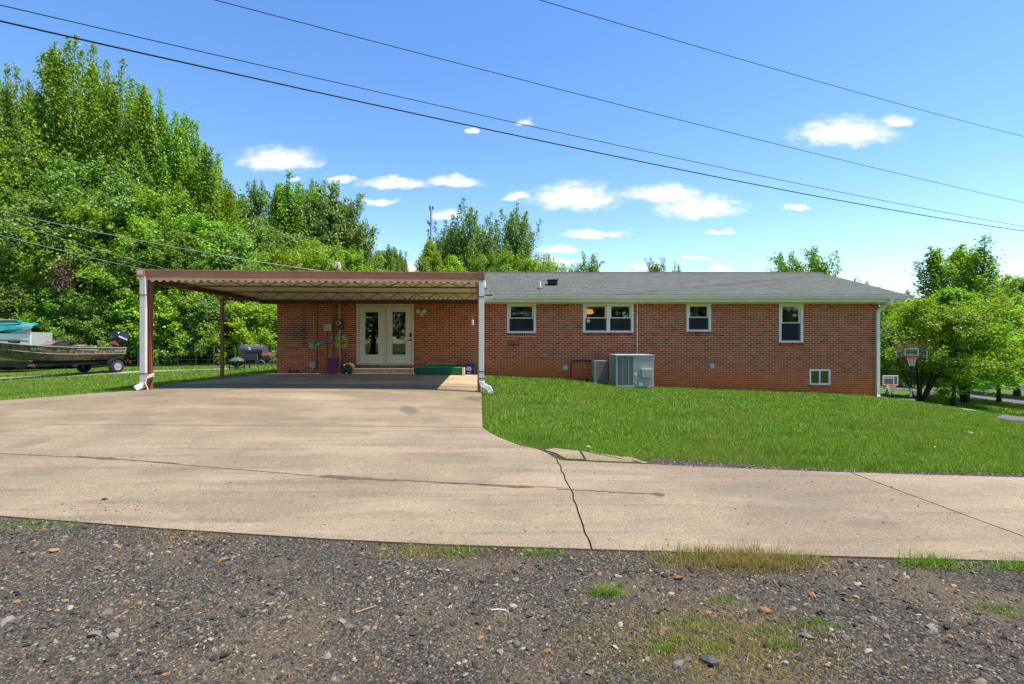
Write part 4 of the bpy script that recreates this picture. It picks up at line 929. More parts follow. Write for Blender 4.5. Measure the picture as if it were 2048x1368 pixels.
# service mast above the roof
mastx = (683-1024)/F*17.2; ms = thing('service_mast', 'rusty electric service mast with weatherhead above the carport roof', 'mast', (mastx, 17.0, 3.0)); rust = pm('rusty_pipe', (.22,.07,.035), .8, .3, 12)
MB().tube([(0,0,-.1),(0,0,1.0)], .035, 10).build('pipe', rust, ms); MB().tube([(0,0,.97),(0,0,1.1),(-.03,0,1.17),(-.10,0,1.16),(-.13,0,1.06)], [.045,.06,.065,.06,.05], 10).build('weatherhead', m_grey, ms, smooth=True); MB().tube([(-.1,0,1.06),(-.16,0,.9),(-.10,0,.78),(-.3,0,.72),(-.55,.0,.80),(-.5,0,1.0),(-.52,0,1.05)], .009, 6).build('drip_loop', M_dgrey, ms)
# ================================================================== THINGS IN THE YARD
# ---- packaged air conditioner
m_ac = pm('ac_green_grey', (.36,.375,.335), .5, .08, 3, grime=.35, dirt=(.22,.24,.2)); m_acd = pm('ac_inner_dark', (.06,.062,.055), .7); m_coil = pm('coil_fins', (.11,.13,.12), .6, .2, 20, .5, 90)
ax_, ay_ = 208/F*15.6, 15.6; ag = gz(ax_+.6, ay_+.5)
ac = thing('air_conditioner', 'large grey-green packaged air conditioner with slatted coil panels by the wall', 'air conditioner', (ax_, ay_, ag+.0)); zt = CAMZ+(684-709.5)/F*15.6-ag; zb = .045; W = 1.14; Dp = 1.05
MB().box(.02, W-.02, .02, Dp-.02, zb+.02, zt-.03).build('cabinet', m_acd, ac)  # one even dark colour for the inner box behind slats and grille
MB().box(-.012, W+.012, -.012, Dp+.012, zt-.045, zt).build('top_panel', m_ac, ac, bevel=.01); MB().box(-.005, W+.005, -.005, Dp, zb, zb+.05).build('base_rail', m_ac, ac, bevel=.006)
MB().box(0, .045, 0, .05, zb+.05, zt-.045).build('corner_post', m_ac, ac, bevel=.005)
for a, b in ((.045, .20), (.215, .37), (.385, .515)):
    MB().box(a+.004, b, .008, .02, zb+.05, zt-.045).build('coil_panel', m_coil, ac)
    g = MB()
    for k in range(int((b-a)/.014)): g.box(a+.006+k*.014, a+.009+k*.014, 0, .008, zb+.05, zt-.045)
    g.build('grille', m_ac, ac)
for a in (.203, .373): MB().box(a, a+.012, -.002, .02, zb+.05, zt-.045).build('divider', m_ac, ac)
MB().box(.515, .655, 0, .02, zb+.05, zt-.045).build('service_panel', m_ac, ac, bevel=.004); MB().box(.66, W, 0, .02, zb+.05, zt-.045).build('service_panel', m_ac, ac, bevel=.004)
MB().box(.75, 1.08, -.09, 0, .34, .60).build('control_box', m_ac, ac, bevel=.01); MB().box(.68, .81, -.003, -.0005, .09, .18).build('data_plate', M_white, ac); MB().box(.825, 1.11, -.003, -.0005, .09, .28).build('data_plate', pm('aged_label', (.40,.37,.31), .7, .3, 30), ac)
MB().box(.545, .615, -.003, -.0005, .40, .47).build('sticker', M_white, ac); MB().lathe([(.035,0),(.035,-.04),(.02,-.05)], (.60,0,.17), 12, 'y').build('pipe_cap', pm('cap_ivory', (.6,.56,.44), .5), ac)
for k in range(6): MB().box(-.004, .02, .16+k*.075, .185+k*.075, zb+.05, zt-.045).build('side_slat', m_ac, ac)
MB().box(0, .02, .70, Dp, zb+.05, zt-.045).build('side_panel', m_ac, ac); MB().box(W-.02, W, .02, Dp, zb+.05, zt-.045).build('side_panel', m_ac, ac); MB().box(W, W+.09, .35, .55, .2, zt-.15).build('disconnect', m_grey, ac, bevel=.006); MB().tube([(W+.04,.45,.2),(W+.08,.4,.12),(W+.12,.5,.06),(W+.06,.6,.1)], .012, 6).build('whip', M_dgrey, ac)
for x in (.1, .9): MB().box(x-.1, x+.12, -.05, .2, -.08, zb).build('block', pm('block_concrete', (.22,.16,.12), .95, .2, 8), ac, bevel=.01)
for x in (.1, .9): MB().box(x-.1, x+.12, Dp-.2, Dp, -.08, zb).build('block', pm('block_concrete', (.22,.16,.12), .95, .2, 8), ac, bevel=.01)
dq = thing('air_duct', 'dented metal duct box joining the air conditioner to the wall', 'duct', (166/F*16.6, 16.62, gz(2.8, 16.7))); MB().box(0, .42, 0, .62, -.02, CAMZ+(684-721)/F*16.6-gz(2.8, 16.7)).build('casing', pm('dull_metal', (.24,.19,.16), .55, .25, 3, grime=.4, dirt=(.14,.1,.08)), dq, bevel=.015); MB().box(-.012, .03, -.012, .62, -.02, .74).build('flange', m_ac, dq)
hs_ = MB(); pts = []
for i in range(60): a = i*.4; pts.append((.18*math.cos(a)*(1+.1*math.sin(i))-.3, .10*math.sin(a), .03+i*.0012))
hs_.tube(pts, .012, 5); ho = hs_.build('garden_hose', M_black); ho.location = (166/F*16.6-.05, 16.9, gz(2.4, 16.9)); tag(ho, 'coiled black hose on the grass beside the duct box', 'hose')

# ---- shepherd hooks on the lawn
m_hook = pm('hook_iron', (.055,.058,.055), .5)
hx_, hy_ = hit(984, 791); h0 = gz(hx_, hy_); top = at(1019, 678, hy_+.1)
sh = thing('shepherd_hook', 'tall thin garden hook leaning over the lawn beside the downspout', 'garden hook', (hx_, hy_, h0)); t_ = top-Vector((hx_, hy_, h0))
r_ = .15; cx_ = t_.x; MB().tube([(0,0,-.05),(t_.x*.33,.03,t_.z*.45),(cx_-r_-.03,.08,t_.z-.2),(cx_-r_,.1,t_.z-.1),(cx_-r_*.7,.1,t_.z-.03),(cx_,.1,t_.z),(cx_+r_*.7,.1,t_.z-.045),(cx_+r_,.1,t_.z-.14)], .0075, 6).build('rod', m_hook, sh)
MB().tube([(0,0,.06),(.2,-.02,.07),(.205,-.02,-.03)], .006, 6).build('step_spike', m_hook, sh)
hx_, hy_ = hit(967, 760); h0 = gz(hx_, hy_); sh = thing('shepherd_hook', 'straight thin garden hook close to the wall behind the downspout', 'garden hook', (hx_, hy_, h0)); t_ = at(973, 668, hy_)-Vector((hx_, hy_, h0)); MB().tube([(0,0,-.05),(t_.x*.6,0,t_.z*.7),(t_.x,0,t_.z-.1),(t_.x+.02,-.03,t_.z),(t_.x+.03,-.09,t_.z-.02)], .007, 6).build('rod', m_hook, sh)
MB().tube([(0,0,.06),(-.12,-.02,.065),(-.12,-.02,-.03)], .006, 6).build('step_spike', m_hook, sh)

# ---- basketball goals
m_red = pm('goal_red', (.52,.075,.04), .45); m_net = pm('net_white', (.62,.6,.55), .9); m_goalw = pm('goal_white', (.66,.68,.7), .4)
def mat_acrylic():
    m, t, b = principled('acrylic'); t.n.remove(b)
    tr = t.node('ShaderNodeBsdfTransparent'); tr.inputs[0].default_value = (.93,.94,.92,1); gl = t.node('ShaderNodeBsdfDiffuse'); gl.inputs[0].default_value = (.5,.48,.44,1)
    mx = t.node('ShaderNodeMixShader'); mx.inputs[0].default_value = .10
    t.l.new(tr.outputs[0], mx.inputs[1]); t.l.new(gl.outputs[0], mx.inputs[2]); t.l.new(mx.outputs[0], t.n['Material Output'].inputs[0]); return m
M_acr = mat_acrylic()
def net(mb, cx, cy, z, r, h, n=12):
    for k in range(n):
        for s in (-1, 1):
            pts = []
            for i in range(5):
                a = 2*math.pi*k/n+s*i*.28; q = r*(1-.45*(i/4)**.7); pts.append((cx+q*math.cos(a), cy+q*math.sin(a), z-h*i/4))
            mb.tube(pts, .011, 4)
Y = 23.4; gx_ = (1823-1024)/F*Y; g0 = gz(gx_, Y); zr = CAMZ-(715-684)/F*Y-g0
bg1 = thing('basketball_goal', 'tall basketball goal with clear backboard and red frame on a black pole', 'basketball goal', (gx_, Y, g0), R(-35)); bg1.scale = (.8, .8, 1); s = Y/F
zz0, zz1 = zr-2.5*s, zr+28.5*s; hw = 30.5*s
MB().box(-hw, hw, 0, .02, zz0, zz1).build('backboard', M_acr, bg1)
f_ = MB(); f_.box(-hw, hw, -.015, .03, zz1-.05, zz1); 
for sx in (-1, 1): f_.box(sx*hw-.025, sx*hw+.025, -.015, .03, zr+14*s, zz1-.05)
f_.build('red_frame', m_red, bg1); f_ = MB()
for sx in (-1, 1): f_.box(sx*hw-.022, sx*hw+.022, -.014, .03, zz0+.03, zr+14*s)
f_.build('white_edge', m_goalw, bg1); MB().box(-hw, hw, -.014, .03, zz0-.01, zz0+.03).build('lower_frame', M_black, bg1)
f_ = MB(); rect_frame(f_, -14*s, 14*s, zr+4*s, zr+18.5*s, .045, -.008, -.002); f_.build('target_square', m_goalw, bg1); MB().box(-14*s, 14*s, -.02, -.009, zr-.5*s, zr+4*s).build('rim_mount', m_red, bg1)
ri = MB(); ri.tube([(.225*math.cos(k*math.pi/12), -.30+.225*math.sin(k*math.pi/12), zr) for k in range(25)], .016, 6); ri.build('rim', m_red, bg1)
nt = MB(); net(nt, 0, -.30, zr-.02, .215, .36); nt.build('net', m_net, bg1)
MB().box(-.055, .055, .45, .56, 0.0, zr-.35).build('pole', M_black, bg1, bevel=.01); f_ = MB()
for sx in (-1, 1): f_.bar((sx*.06, .5, zr-.5), (sx*.32, .04, zr+.2), .04); f_.bar((sx*.32, .06, zr-.05), (sx*.32, .06, zz1-.04), .045); f_.bar((sx*.06, .5, zr-.9), (sx*.3, .05, zz0+.02), .03)
f_.build('arm', M_black, bg1); MB().box(-.05, .05, .44, .449, .55, .95).build('pole_label', m_goalw, bg1); f_ = MB(); f_.box(-.5, .5, .35, 1.2, -.03, .14); f_.build('ballast_base', M_black, bg1, bevel=.05)
Y = 20.2; gx_ = (1781-1024)/F*Y; g0 = gz(gx_, Y); s = Y/F
bg2 = thing('basketball_goal', 'short toddler basketball goal with grey backboard at the house corner', 'basketball goal', (gx_, Y, g0)); zc = lambda p: CAMZ-(p-684)*s-g0
bx0, bx1, bz0, bz1 = -16*s, 15*s, zc(771), zc(751); rot_ = None
f_ = MB(); rect_frame(f_, bx0, bx1, bz0, bz1, .045, -.02, .02); f_.box(bx1-.2, bx1-.16, -.019, .019, bz0+.045, bz1-.045); f_.box(bx0+.045, bx1-.2, -.019, .019, bz1-.12, bz1-.085); f_.build('backboard_frame', m_goalw, bg2, bevel=.006)
MB().box(bx0+.04, bx1-.04, -.004, .004, bz0+.04, bz1-.04).build('backboard', pm('board_grey', (.16,.16,.155), .5), bg2)
ri = MB(); ri.tube([(-.13+.17*math.cos(k*math.pi/12), -.21+.17*math.sin(k*math.pi/12), bz0+.04) for k in range(25)], .014, 6); ri.build('rim', m_red, bg2); nt = MB(); net(nt, -.13, -.21, bz0+.03, .16, .26); nt.build('net', m_net, bg2)
f_ = MB(); f_.bar((.1,.05,bz0+.2), (-.08,.3,.1), .04); f_.bar((.1,.05,bz0+.2), (.26,.3,.03), .035); f_.bar((.12,.06,bz0+.1), (.0,.3,.06), .03); f_.build('stand', M_black, bg2); MB().box(-.42, .0, .15, .7, -.05, .2).build('ballast_base', M_dgrey, bg2, bevel=.04); MB().bar((-.02,.3,.02),(.3,.3,.02),.03).build('foot', M_black, bg2)
# ---- low brick edging by the house corner
def edging(p0, p1, Yz, label, n, hgt):
    a, b = at(*p0), at(*p1); root = thing('brick_edging', label, 'edging', (a.x, a.y, min(gz(a.x, a.y), gz(b.x, b.y))-.1)); pal = pm('pale_brick', (.30,.20,.145), .9, .25, 7)
    d = b-a; L = math.hypot(d.x, d.y); ang = math.atan2(d.y, d.x); uo = MB().box(.005, L/n-.006, 0, .11, 0, .09).mesh('block'); uo.materials.append(pal)
    for r in range(hgt):
        for k in range(n):
            o = link('block', uo, None, root); t = (k+(.5 if r % 2 else 0))/n
            o.location = (d.x*t, d.y*t, a.z+d.z*t-root.location.z-.095*(r+1)); o.rotation_euler = (0, 0, ang)
edging((1768,797,18.6), (1831,799,19.4), 0, 'curved pale block edging at the foot of the basketball pole', 9, 3)
edging((1846,808.5,20.6), (1882,810,21.4), 0, 'short pale block edging further down the slope from the house', 6, 3)
lidx, lidy = hit(1927, 821); o = MB().box(-.22, .22, -.2, .2, -.02, .012).build('ground_lid', pm('pale_green_plastic', (.33,.42,.3), .6), bevel=.01); o.location = (lidx, lidy, gz(lidx, lidy)+.02); tag(o, 'flat pale green utility lid lying in the lower lawn', 'utility lid')

# ---- smoker grill
Y = 24.6; gx_ = (515-1024)/F*Y; g0 = gz(gx_, Y); s = Y/F; Z = lambda p: CAMZ-(p-684)*s-g0
sm = thing('smoker_grill', 'large grey barrel smoker with rusty firebox on old wagon wheels', 'smoker', (gx_, Y, g0), R(-8)); m_sm = pm('smoker_grey', (.085,.083,.098), .55, .2, 4, grime=.2, dirt=(.12,.06,.04)); m_rb = pm('rusty_firebox', (.20,.085,.06), .75, .3, 6, grime=.5, dirt=(.1,.09,.09))
zc_ = Z(700); MB().lathe([(.02,-.80),(.235,-.79),(.24,-.78),(.24,.38),(.235,.39),(.02,.40)], (0,0,zc_), 24, 'x').build('barrel', m_sm, sm, smooth=True)
MB().box(-.58, .18, -.30, -.16, zc_-.47, zc_-.19).build('front_shelf', m_sm, sm, bevel=.008); MB().tube([(-.80,0,zc_),(-.83,0,zc_+.15),(-.86,0,Z(685))], [.10,.085,.085], 12).build('chimney', m_sm, sm, smooth=True)
MB().box(-.30, -.2, -.29, -.225, zc_+.0, zc_+.12).build('lid_handle', m_goalw, sm, bevel=.01)
MB().lathe([(.02,.36),(.175,.37),(.18,.38),(.18,.82),(.17,.83),(.02,.835)], (0,-.1,Z(712.5)), 20, 'x').build('firebox', m_rb, sm, smooth=True); MB().box(.45, .62, -.18, -.05, Z(712.5)+.17, Z(712.5)+.2).build('firebox_lid', m_rb, sm, bevel=.005); MB().lathe([(.07,.836),(.07,.845)], (0,-.1,Z(712.5)-.03), 12, 'x').build('damper', M_dgrey, sm)
for x, y in ((-.55,-.2),(-.55,.2)): MB().bar((x,y,0),(x,y,zc_-.15),.045).build('leg', m_sm, sm)
for x, y in ((.5,-.1),(.5,.2)): MB().bar((x,y,.2),(x,y,zc_-.2),.04).build('leg', m_sm, sm)
MB().bar((-.55,-.2,.22),(.5,-.15,.22),.03).build('rail', m_rb, sm)
for y in (-.36, .30):
    wh = MB(); wh.tube([(.42+.20*math.cos(k*math.pi/12)+(.28 if y > 0 else 0), y, .215+.20*math.sin(k*math.pi/12)) for k in range(25)], .018, 6)
    for k in range(6): a = k*math.pi/3; wh.tube([(.42+(.28 if y > 0 else 0), y, .215), (.42+(.28 if y > 0 else 0)+.2*math.cos(a), y, .215+.2*math.sin(a))], .009, 5)
    wh.build('wagon_wheel', pm('worn_steel', (.26,.2,.16), .6, metal=.3), sm)
# ---- fire pit
fx, fy = hit(474, 741); fp_ = thing('fire_pit', 'round black fire pit with domed mesh lid in front of the smoker', 'fire pit', (fx, fy, gz(fx, fy))); s = fy/F; m_fp = pm('firepit_black', (.032,.036,.042), .6, .3, 8)
MB().lathe([(.30,.42),(.28,.46),(.2,.53),(.1,.57),(.02,.58)], n=20).build('domed_lid', pm('mesh_lid', (.075,.095,.11), .6, .3, 60), fp_, smooth=True); MB().lathe([(.08,.17),(.22,.24),(.31,.36),(.34,.40),(.34,.42),(.3,.41)], n=20).build('bowl', m_fp, fp_, smooth=True); MB().lathe([(.012,.58),(.03,.6),(.02,.63)], n=8).build('lid_knob', m_fp, fp_)
for k in range(4): a = k*math.pi/2+.6; MB().bar((.30*math.cos(a),.30*math.sin(a),.0),(.30*math.cos(a),.30*math.sin(a),.5),.035).build('leg', m_fp, fp_)
MB().tube([(.3*math.cos(k*math.pi/10), .3*math.sin(k*math.pi/10), .12) for k in range(21)], .012, 5).build('lower_ring', m_fp, fp_)

# ---- fishing boat on its trailer
wx_, wy_ = hit(232.5, 746); HD = math.atan2(-.97, -.24)
bt_loc = Vector((wx_, wy_, gz(wx_, wy_))); n_ = Vector((math.cos(HD+math.pi/2), math.sin(HD+math.pi/2), 0)); ctr = bt_loc-n_*.93; ctr.z = bt_loc.z
M_camo = mat_camo('boat_camo', [(0,(.012,.012,.009)),(.38,(.07,.06,.035)),(.45,(.2,.16,.10)),(.5,(.02,.02,.015)),(.55,(.27,.22,.15)),(.60,(.42,.22,.05)),(.64,(.05,.05,.035))], 4.5, (1.4,1,1.2), .45)
M_olive = pm('olive_hull', (.058,.055,.028), .5, .2, 2)
tr_ = thing('boat_trailer', 'black single-axle boat trailer with silver wheels under the camouflage boat', 'trailer', ctr, HD); g_ = 0
m_tire = pm('tyre_rubber', (.03,.029,.028), .85, .2, 20); m_rim = pm('silver_rim', (.3,.3,.295), .4, .1, 5); m_trl = pm('trailer_black', (.025,.027,.032), .3, .1, 4)
for sy in (1, -1):
    wq = MB(); wq.lathe([(.175,-.10),(.26,-.10),(.30,-.075),(.31,-.03),(.31,.03),(.30,.075),(.26,.10),(.175,.10),(.165,.0),(.175,-.10)], (0, sy*.93, .31), 28, 'y', False); wo = wq.build('wheel', m_tire, tr_, smooth=True)
    rq = MB(); rq.lathe([(.175,.085),(.175,.10),(.15,.07),(.06,.06),(.05,.095),(.02,.10)] if sy > 0 else [(.02,-.10),(.05,-.095),(.06,-.06),(.15,-.07),(.175,-.10),(.175,-.085)], (0, sy*.93, .31), 24, 'y'); rq.build('rim', m_rim, wo, smooth=True)
    for k in range(5):
        a = k*2*math.pi/5; MB().lathe([(.028,0),(.028,.004)], (.115*math.cos(a), sy*.93+(.068 if sy > 0 else -.072), .31+.115*math.sin(a)), 8, 'y').build('rim_hole', M_black, wo)
    fdr = MB(); r1 = .37; arc = [(r1*math.cos(t*math.pi/10), .31+r1*math.sin(t*math.pi/10)) for t in range(11)]; arc = [(.42,.27)]+arc+[(-.42,.27)]
    fdr.loft([[(x, sy*.93-.13, z) for x, z in arc], [(x, sy*.93+.13, z) for x, z in arc], [(x, sy*.93+.13, z-.03) for x, z in arc]], cap=False, closed=False); fdr.build('mudguard', m_trl, tr_)
    f_ = MB(); f_.bar((-.75, sy*.62, .47), (2.6, sy*.62, .47), .06, .09); f_.bar((2.6, sy*.62, .47), (4.3, 0.03*sy, .47), .06, .09); f_.build('side_rail', m_trl, tr_); MB().bar((-.7, sy*.42, .575), (2.4, sy*.42, .575), .09, .05).build('bunk', pm('bunk_carpet', (.03,.03,.032), .95), tr_)
    MB().box(-.82, -.75, sy*.7-.07, sy*.7+.07, .42, .52).build('tail_light', pm('red_lens', (.4,.012,.012), .25), tr_)
MB().bar((0,-.93,.31),(0,.93,.31),.06).build('axle', m_trl, tr_)
for x in (-.6, 1.2, 2.5): MB().bar((x,-.6,.44),(x,.6,.44),.06).build('cross_member', m_trl, tr_)
MB().bar((4.2,0,.47),(6.2,0,.47),.08,.1).build('tongue', m_trl, tr_); MB().bar((4.9,0,.5),(4.9,0,1.2),.07).build('winch_post', m_trl, tr_); MB().tube([(5.7,0,.42),(5.7,0,0)], .035, 8).build('jack', m_grey, tr_); MB().lathe([(.11,-.03),(.11,.03)], (5.7,0,.11), 12, 'y').build('jack_wheel', m_tire, tr_)
lt = text_mesh('M P I', .085, M_white, 'lettering', tr_); ddir = math.atan2(.59, -1.7); lt.matrix_local = Matrix.Translation((3.1, .51, .47)) @ Matrix.Rotation(ddir, 4, 'Z') @ Matrix.Rotation(R(90), 4, 'X') @ Matrix.Translation((0, 0, .07))
MB().box(2.9, 2.98, .50, .56, .44, .5, Matrix.Translation((0,.0,0))).build('side_marker', pm('amber_lens', (.5,.17,.02), .3), tr_)
sp_ = MB().lathe([(.15,-.08),(.27,-.08),(.315,-.03),(.315,.03),(.27,.08),(.15,.08)], (0,0,0), 24, 'y')
# hull
bo_ = thing('fishing_boat', 'flat-bottomed camouflage fishing boat on the black trailer', 'boat', ctr+Vector((0,0,.61)), HD)
STN = [(-.55,.62,.0,.80,.86,.50),(.6,.63,.0,.82,.88,.52),(1.8,.63,.0,.82,.89,.55),(2.7,.60,.03,.79,.87,.60),(3.5,.50,.16,.70,.80,.67),(4.1,.38,.33,.58,.70,.74),(4.6,.26,.52,.42,.56,.80)]
ring = lambda s_: [(s_[0],-s_[1],s_[2]),(s_[0],s_[1],s_[2])]
hb = MB(); hb.loft([[(x,-bw,zb_),(x,bw,zb_)] for x,bw,zb_,cw,gw,zg in STN], cap=False, closed=False); hb.build('hull_bottom', M_olive, bo_)
hs2 = MB()
for sy in (-1, 1):
    hs2.loft([[(x,sy*bw,zb_),(x,sy*(cw),zb_+(zg-zb_)*.45),(x,sy*(cw+.025),zb_+(zg-zb_)*.52),(x,sy*gw,zg)] for x,bw,zb_,cw,gw,zg in STN], cap=False, closed=False)
    hs2.loft([[(x,sy*(gw),zg),(x,sy*(gw-.05),zg+.004),(x,sy*(gw-.06),zg-.16)] for x,bw,zb_,cw,gw,zg in STN], cap=False, closed=False)
for k in (0, -1):
    x,bw,zb_,cw,gw,zg = STN[k]; hs2.raw([(x,-bw,zb_),(x,bw,zb_),(x,cw,zb_+(zg-zb_)*.45),(x,gw,zg),(x,-gw,zg),(x,-cw,zb_+(zg-zb_)*.45)], [(0,1,2,3,4,5)])
hs2.build('hull_side', M_camo, bo_)
for sy in (-1, 1):
    MB().tube([(x, sy*(gw+.005), zg) for x,bw,zb_,cw,gw,zg in STN], .022, 6).build('gunwale', pm('gunwale_metal', (.30,.28,.22), .4, .25, 4), bo_)
    MB().tube([(x, sy*(cw+.03), zb_+(zg-zb_)*.49) for x,bw,zb_,cw,gw,zg in STN[:-1]], .018, 6).build('strake', pm('strake_metal', (.26,.23,.17), .4, .3, 5), bo_)
dk_ = MB(); dk_.loft([[(x,-gw+.06,zg-.14),(x,gw-.06,zg-.14)] for x,bw,zb_,cw,gw,zg in STN], cap=False, closed=False); dk_.build('deck', pm('deck_khaki', (.14,.12,.085), .8), bo_)
m_seat = pm('seat_tan', (.21,.17,.13), .7); M_dk2 = pm('console_dark', (.05,.045,.035), .5)
cs = MB(); cs.prism([(1.75,.42),(2.45,.42),(2.4,.62),(2.1,.80),(1.8,.82)], 'y', -.1, .62); cs.build('console', M_dk2, bo_, bevel=.02); MB().prism([(1.82,.825),(2.08,.81),(2.36,.655),(2.34,.64)], 'y', -.05, .57).build('console_top', m_seat, bo_); MB().tube([(1.76,.64,.6),(1.72,.64,.86),(2.1,.64,.86),(2.42,.64,.66)], .018, 6).build('grab_rail', M_dk2, bo_)
sx_ = MB(); sx_.prism([(.95,.55),(1.3,.55),(1.35,.62),(1.0,.66),(.92,.62)], 'y', .1, .55); sx_.build('folded_seat', m_seat, bo_, bevel=.02); MB().tube([(1.1,.3,.4),(1.1,.3,.57)], .03, 8).build('seat_post', M_dgrey, bo_)
tm = MB(); tm.tube([(4.5,.1,.86),(3.6,.25,.84),(3.0,.28,.80)], .03, 8); tm.build('trolling_motor', M_dgrey, bo_); MB().lathe([(.05,-.16),(.09,-.1),(.09,.12),(.04,.2)], (3.55,.42,.78), 12, 'x').build('motor_head', M_black, bo_)
MB().prism([(-.70,-.1),(-.56,-.1),(-.56,.5),(-.70,.5)], 'y', -.2, .2).build('transom_bracket', M_camo, bo_)
def hull_text(txt, size, x, zoff, mat, sh=0):
    o = text_mesh(txt, size, mat, 'lettering', bo_, shear=sh); k = (x+.55)/5.15; gw = np.interp(x, [s[0] for s in STN], [s[4] for s in STN]); cw = np.interp(x, [s[0] for s in STN], [s[3] for s in STN]); zg = np.interp(x, [s[0] for s in STN], [s[5] for s in STN]); zb_ = np.interp(x, [s[0] for s in STN], [s[2] for s in STN])
    zm = zb_+(zg-zb_)*(.52+.48*zoff); ym = (cw+.025)+(gw-cw-.025)*zoff; tilt = math.atan2(gw-cw-.025, (zg-zb_)*.48); o.matrix_local = Matrix.Translation((x, ym+.012, zm)) @ Matrix.Rotation(math.pi, 4, 'Z') @ Matrix.Rotation(R(90)+tilt, 4, 'X')
m_gold = pm('gold_letter', (.55,.48,.22), .4)
mk = MB()
for k in range(7): mk.box(-.045-k*.075+.2, .0-k*.075+.2, -.004, .004, -.05+.012*(k % 2), .05-.01*(k % 3))
def mark(mb, x, mat, nme):
    o = mb.build(nme, mat, bo_); gw = np.interp(x, [s[0] for s in STN], [s[4] for s in STN]); zg = np.interp(x, [s[0] for s in STN], [s[5] for s in STN]); o.location = (x, gw-.012, zg-.12); o.rotation_euler = (R(-12), 0, 0)
mark(mk, -.2, m_gold, 'maker_mark')
mk = MB()
for k in range(6): mk.box(-.3+k*.1, -.23+k*.1, -.004, .004, -.045, .045)
mark(mk, 3.0, pm('registration_green', (.12,.26,.15), .5), 'registration_mark'); mk = MB(); mk.prism([(-.45,-.03),(-.1,.0),(.45,.03),(.4,.06),(-.2,.05),(-.5,.02)], 'y', -.004, .004); mark(mk, 1.2, pm('decal_silver', (.38,.38,.36), .4), 'side_decal')
# outboard
ob = thing('outboard_motor', 'black outboard motor with white stripe tilted on the boat stern', 'outboard motor', ctr+Vector((math.cos(HD)*-.72, math.sin(HD)*-.72, 1.22)), HD); ob.scale = (1.15, 1.15, 1.15); Mt = Matrix.Rotation(R(-22), 4, 'Y')
def ell(cx, cz, lx, wy, z): return [Mt @ Vector((cx+lx*math.copysign(abs(math.cos(a))**.6, math.cos(a)), wy*math.copysign(abs(math.sin(a))**.6, math.sin(a)), z)) for a in [2*math.pi*k/20 for k in range(20)]]
q = MB(); q.loft([ell(-.05,0,.20,.14,.12), ell(-.06,0,.30,.19,.2), ell(-.06,0,.34,.205,.36), ell(-.07,0,.31,.19,.5), ell(-.10,0,.22,.13,.60), ell(-.12,0,.1,.06,.63)]); q.build('cowl', pm('gloss_black', (.012,.014,.02), .15, .05, 4, spec=.6), ob, smooth=True)
q = MB()
for k in range(6): q.box(-.2+k*.065, -.15+k*.065, .205, .212, .30, .36, Mt)
q.build('cowl_lettering', m_goalw, ob); q = MB(); q.loft([ell(-.04,0,.19,.13,.14), ell(-.04,0,.14,.1,-.1), ell(-.05,0,.1,.06,-.4), ell(-.05,0,.09,.045,-.72)]); q.build('midsection', m_trl, ob, smooth=True); MB().prism([(-.28,-.55),(.05,-.55),(.05,-.58),(-.28,-.57)], 'y', -.12, .12, Mt).build('cavitation_plate', m_trl, ob)
q = MB(); q.loft([[Mt @ Vector((-.25+.0, .075*math.cos(a), -.74+.075*math.sin(a))) for a in [2*math.pi*k/12 for k in range(12)]], [Mt @ Vector((.05, .07*math.cos(a), -.74+.07*math.sin(a))) for a in [2*math.pi*k/12 for k in range(12)]], [Mt @ Vector((.2, .015*math.cos(a), -.74+.015*math.sin(a))) for a in [2*math.pi*k/12 for k in range(12)]]]); q.build('gearcase', m_trl, ob, smooth=True)
q = MB()
for k in range(3):
    a = k*2*math.pi/3; q.raw([Mt @ Vector((-.30, r*math.cos(a+d), -.74+r*math.sin(a+d))) for r, d in ((.04,-.3),(.17,-.35),(.18,.25),(.05,.4))]+[Mt @ Vector((-.325, r*math.cos(a+d), -.74+r*math.sin(a+d))) for r, d in ((.04,-.3),(.17,-.35),(.18,.25),(.05,.4))], [(0,1,2,3),(7,6,5,4),(0,4,5,1),(1,5,6,2),(2,6,7,3),(3,7,4,0)])
q.build('propeller', m_rim, ob); MB().box(-.02, .2, -.12, .12, -.02, .13, Mt).build('clamp_bracket', rust, ob, bevel=.015)

# ---- pontoon boat with teal cover behind
Y = 26.0; s = Y/F; pr = (60-1024)*s; g0 = gz(pr-2, Y)
pb = thing('pontoon_boat', 'white pontoon boat under a teal tarp on its own low trailer', 'boat', (pr-3.3, Y, g0), R(4)); Z = lambda p: CAMZ-(p-684)*s-g0; m_teal = pm('teal_tarp', (.02,.27,.25), .6, .2, 3); m_alu = pm('aluminium', (.46,.45,.43), .35, .12, 3, metal=.6)
for y in (0, 1.7): MB().lathe([(.05,-3.6),(.28,-3.1),(.30,-2.8),(.30,3.1),(.28,3.16),(.05,3.18)], (0, y, Z(712)), 18, 'x').build('pontoon', m_alu, pb, smooth=True)
MB().box(-3.2, 3.28, -.2, 1.95, Z(702), Z(698)).build('deck', m_grey, pb); MB().box(-2.9, 3.25, -.15, -.1, Z(698)+.02, Z(667)).build('rail_panel', M_white, pb); MB().box(3.2, 3.25, -.099, 1.2, Z(698)+.02, Z(664)).build('rail_panel', pm('panel_grey', (.42,.41,.39), .5), pb); MB().box(2.55, 3.26, -.17, -.101, Z(668), Z(652)).build('corner_panel', pm('panel_grey', (.42,.41,.39), .5), pb, bevel=.01)
q = MB(); n = 24; rows = []
for j, (zz, yy) in enumerate(((Z(650),1.0),(Z(645),.2),(Z(652),-.14),(Z(658),-.19),(Z(665),-.20))):
    rows.append([(-3.2+(6.55 if j < 4 else 5.7)*i/n, yy+.03*math.sin(i*1.3+j), zz+.035*math.sin(i*.9+j*1.7)-(.05 if j == 4 else 0)*math.sin(i*.55)) for i in range(n+1)])
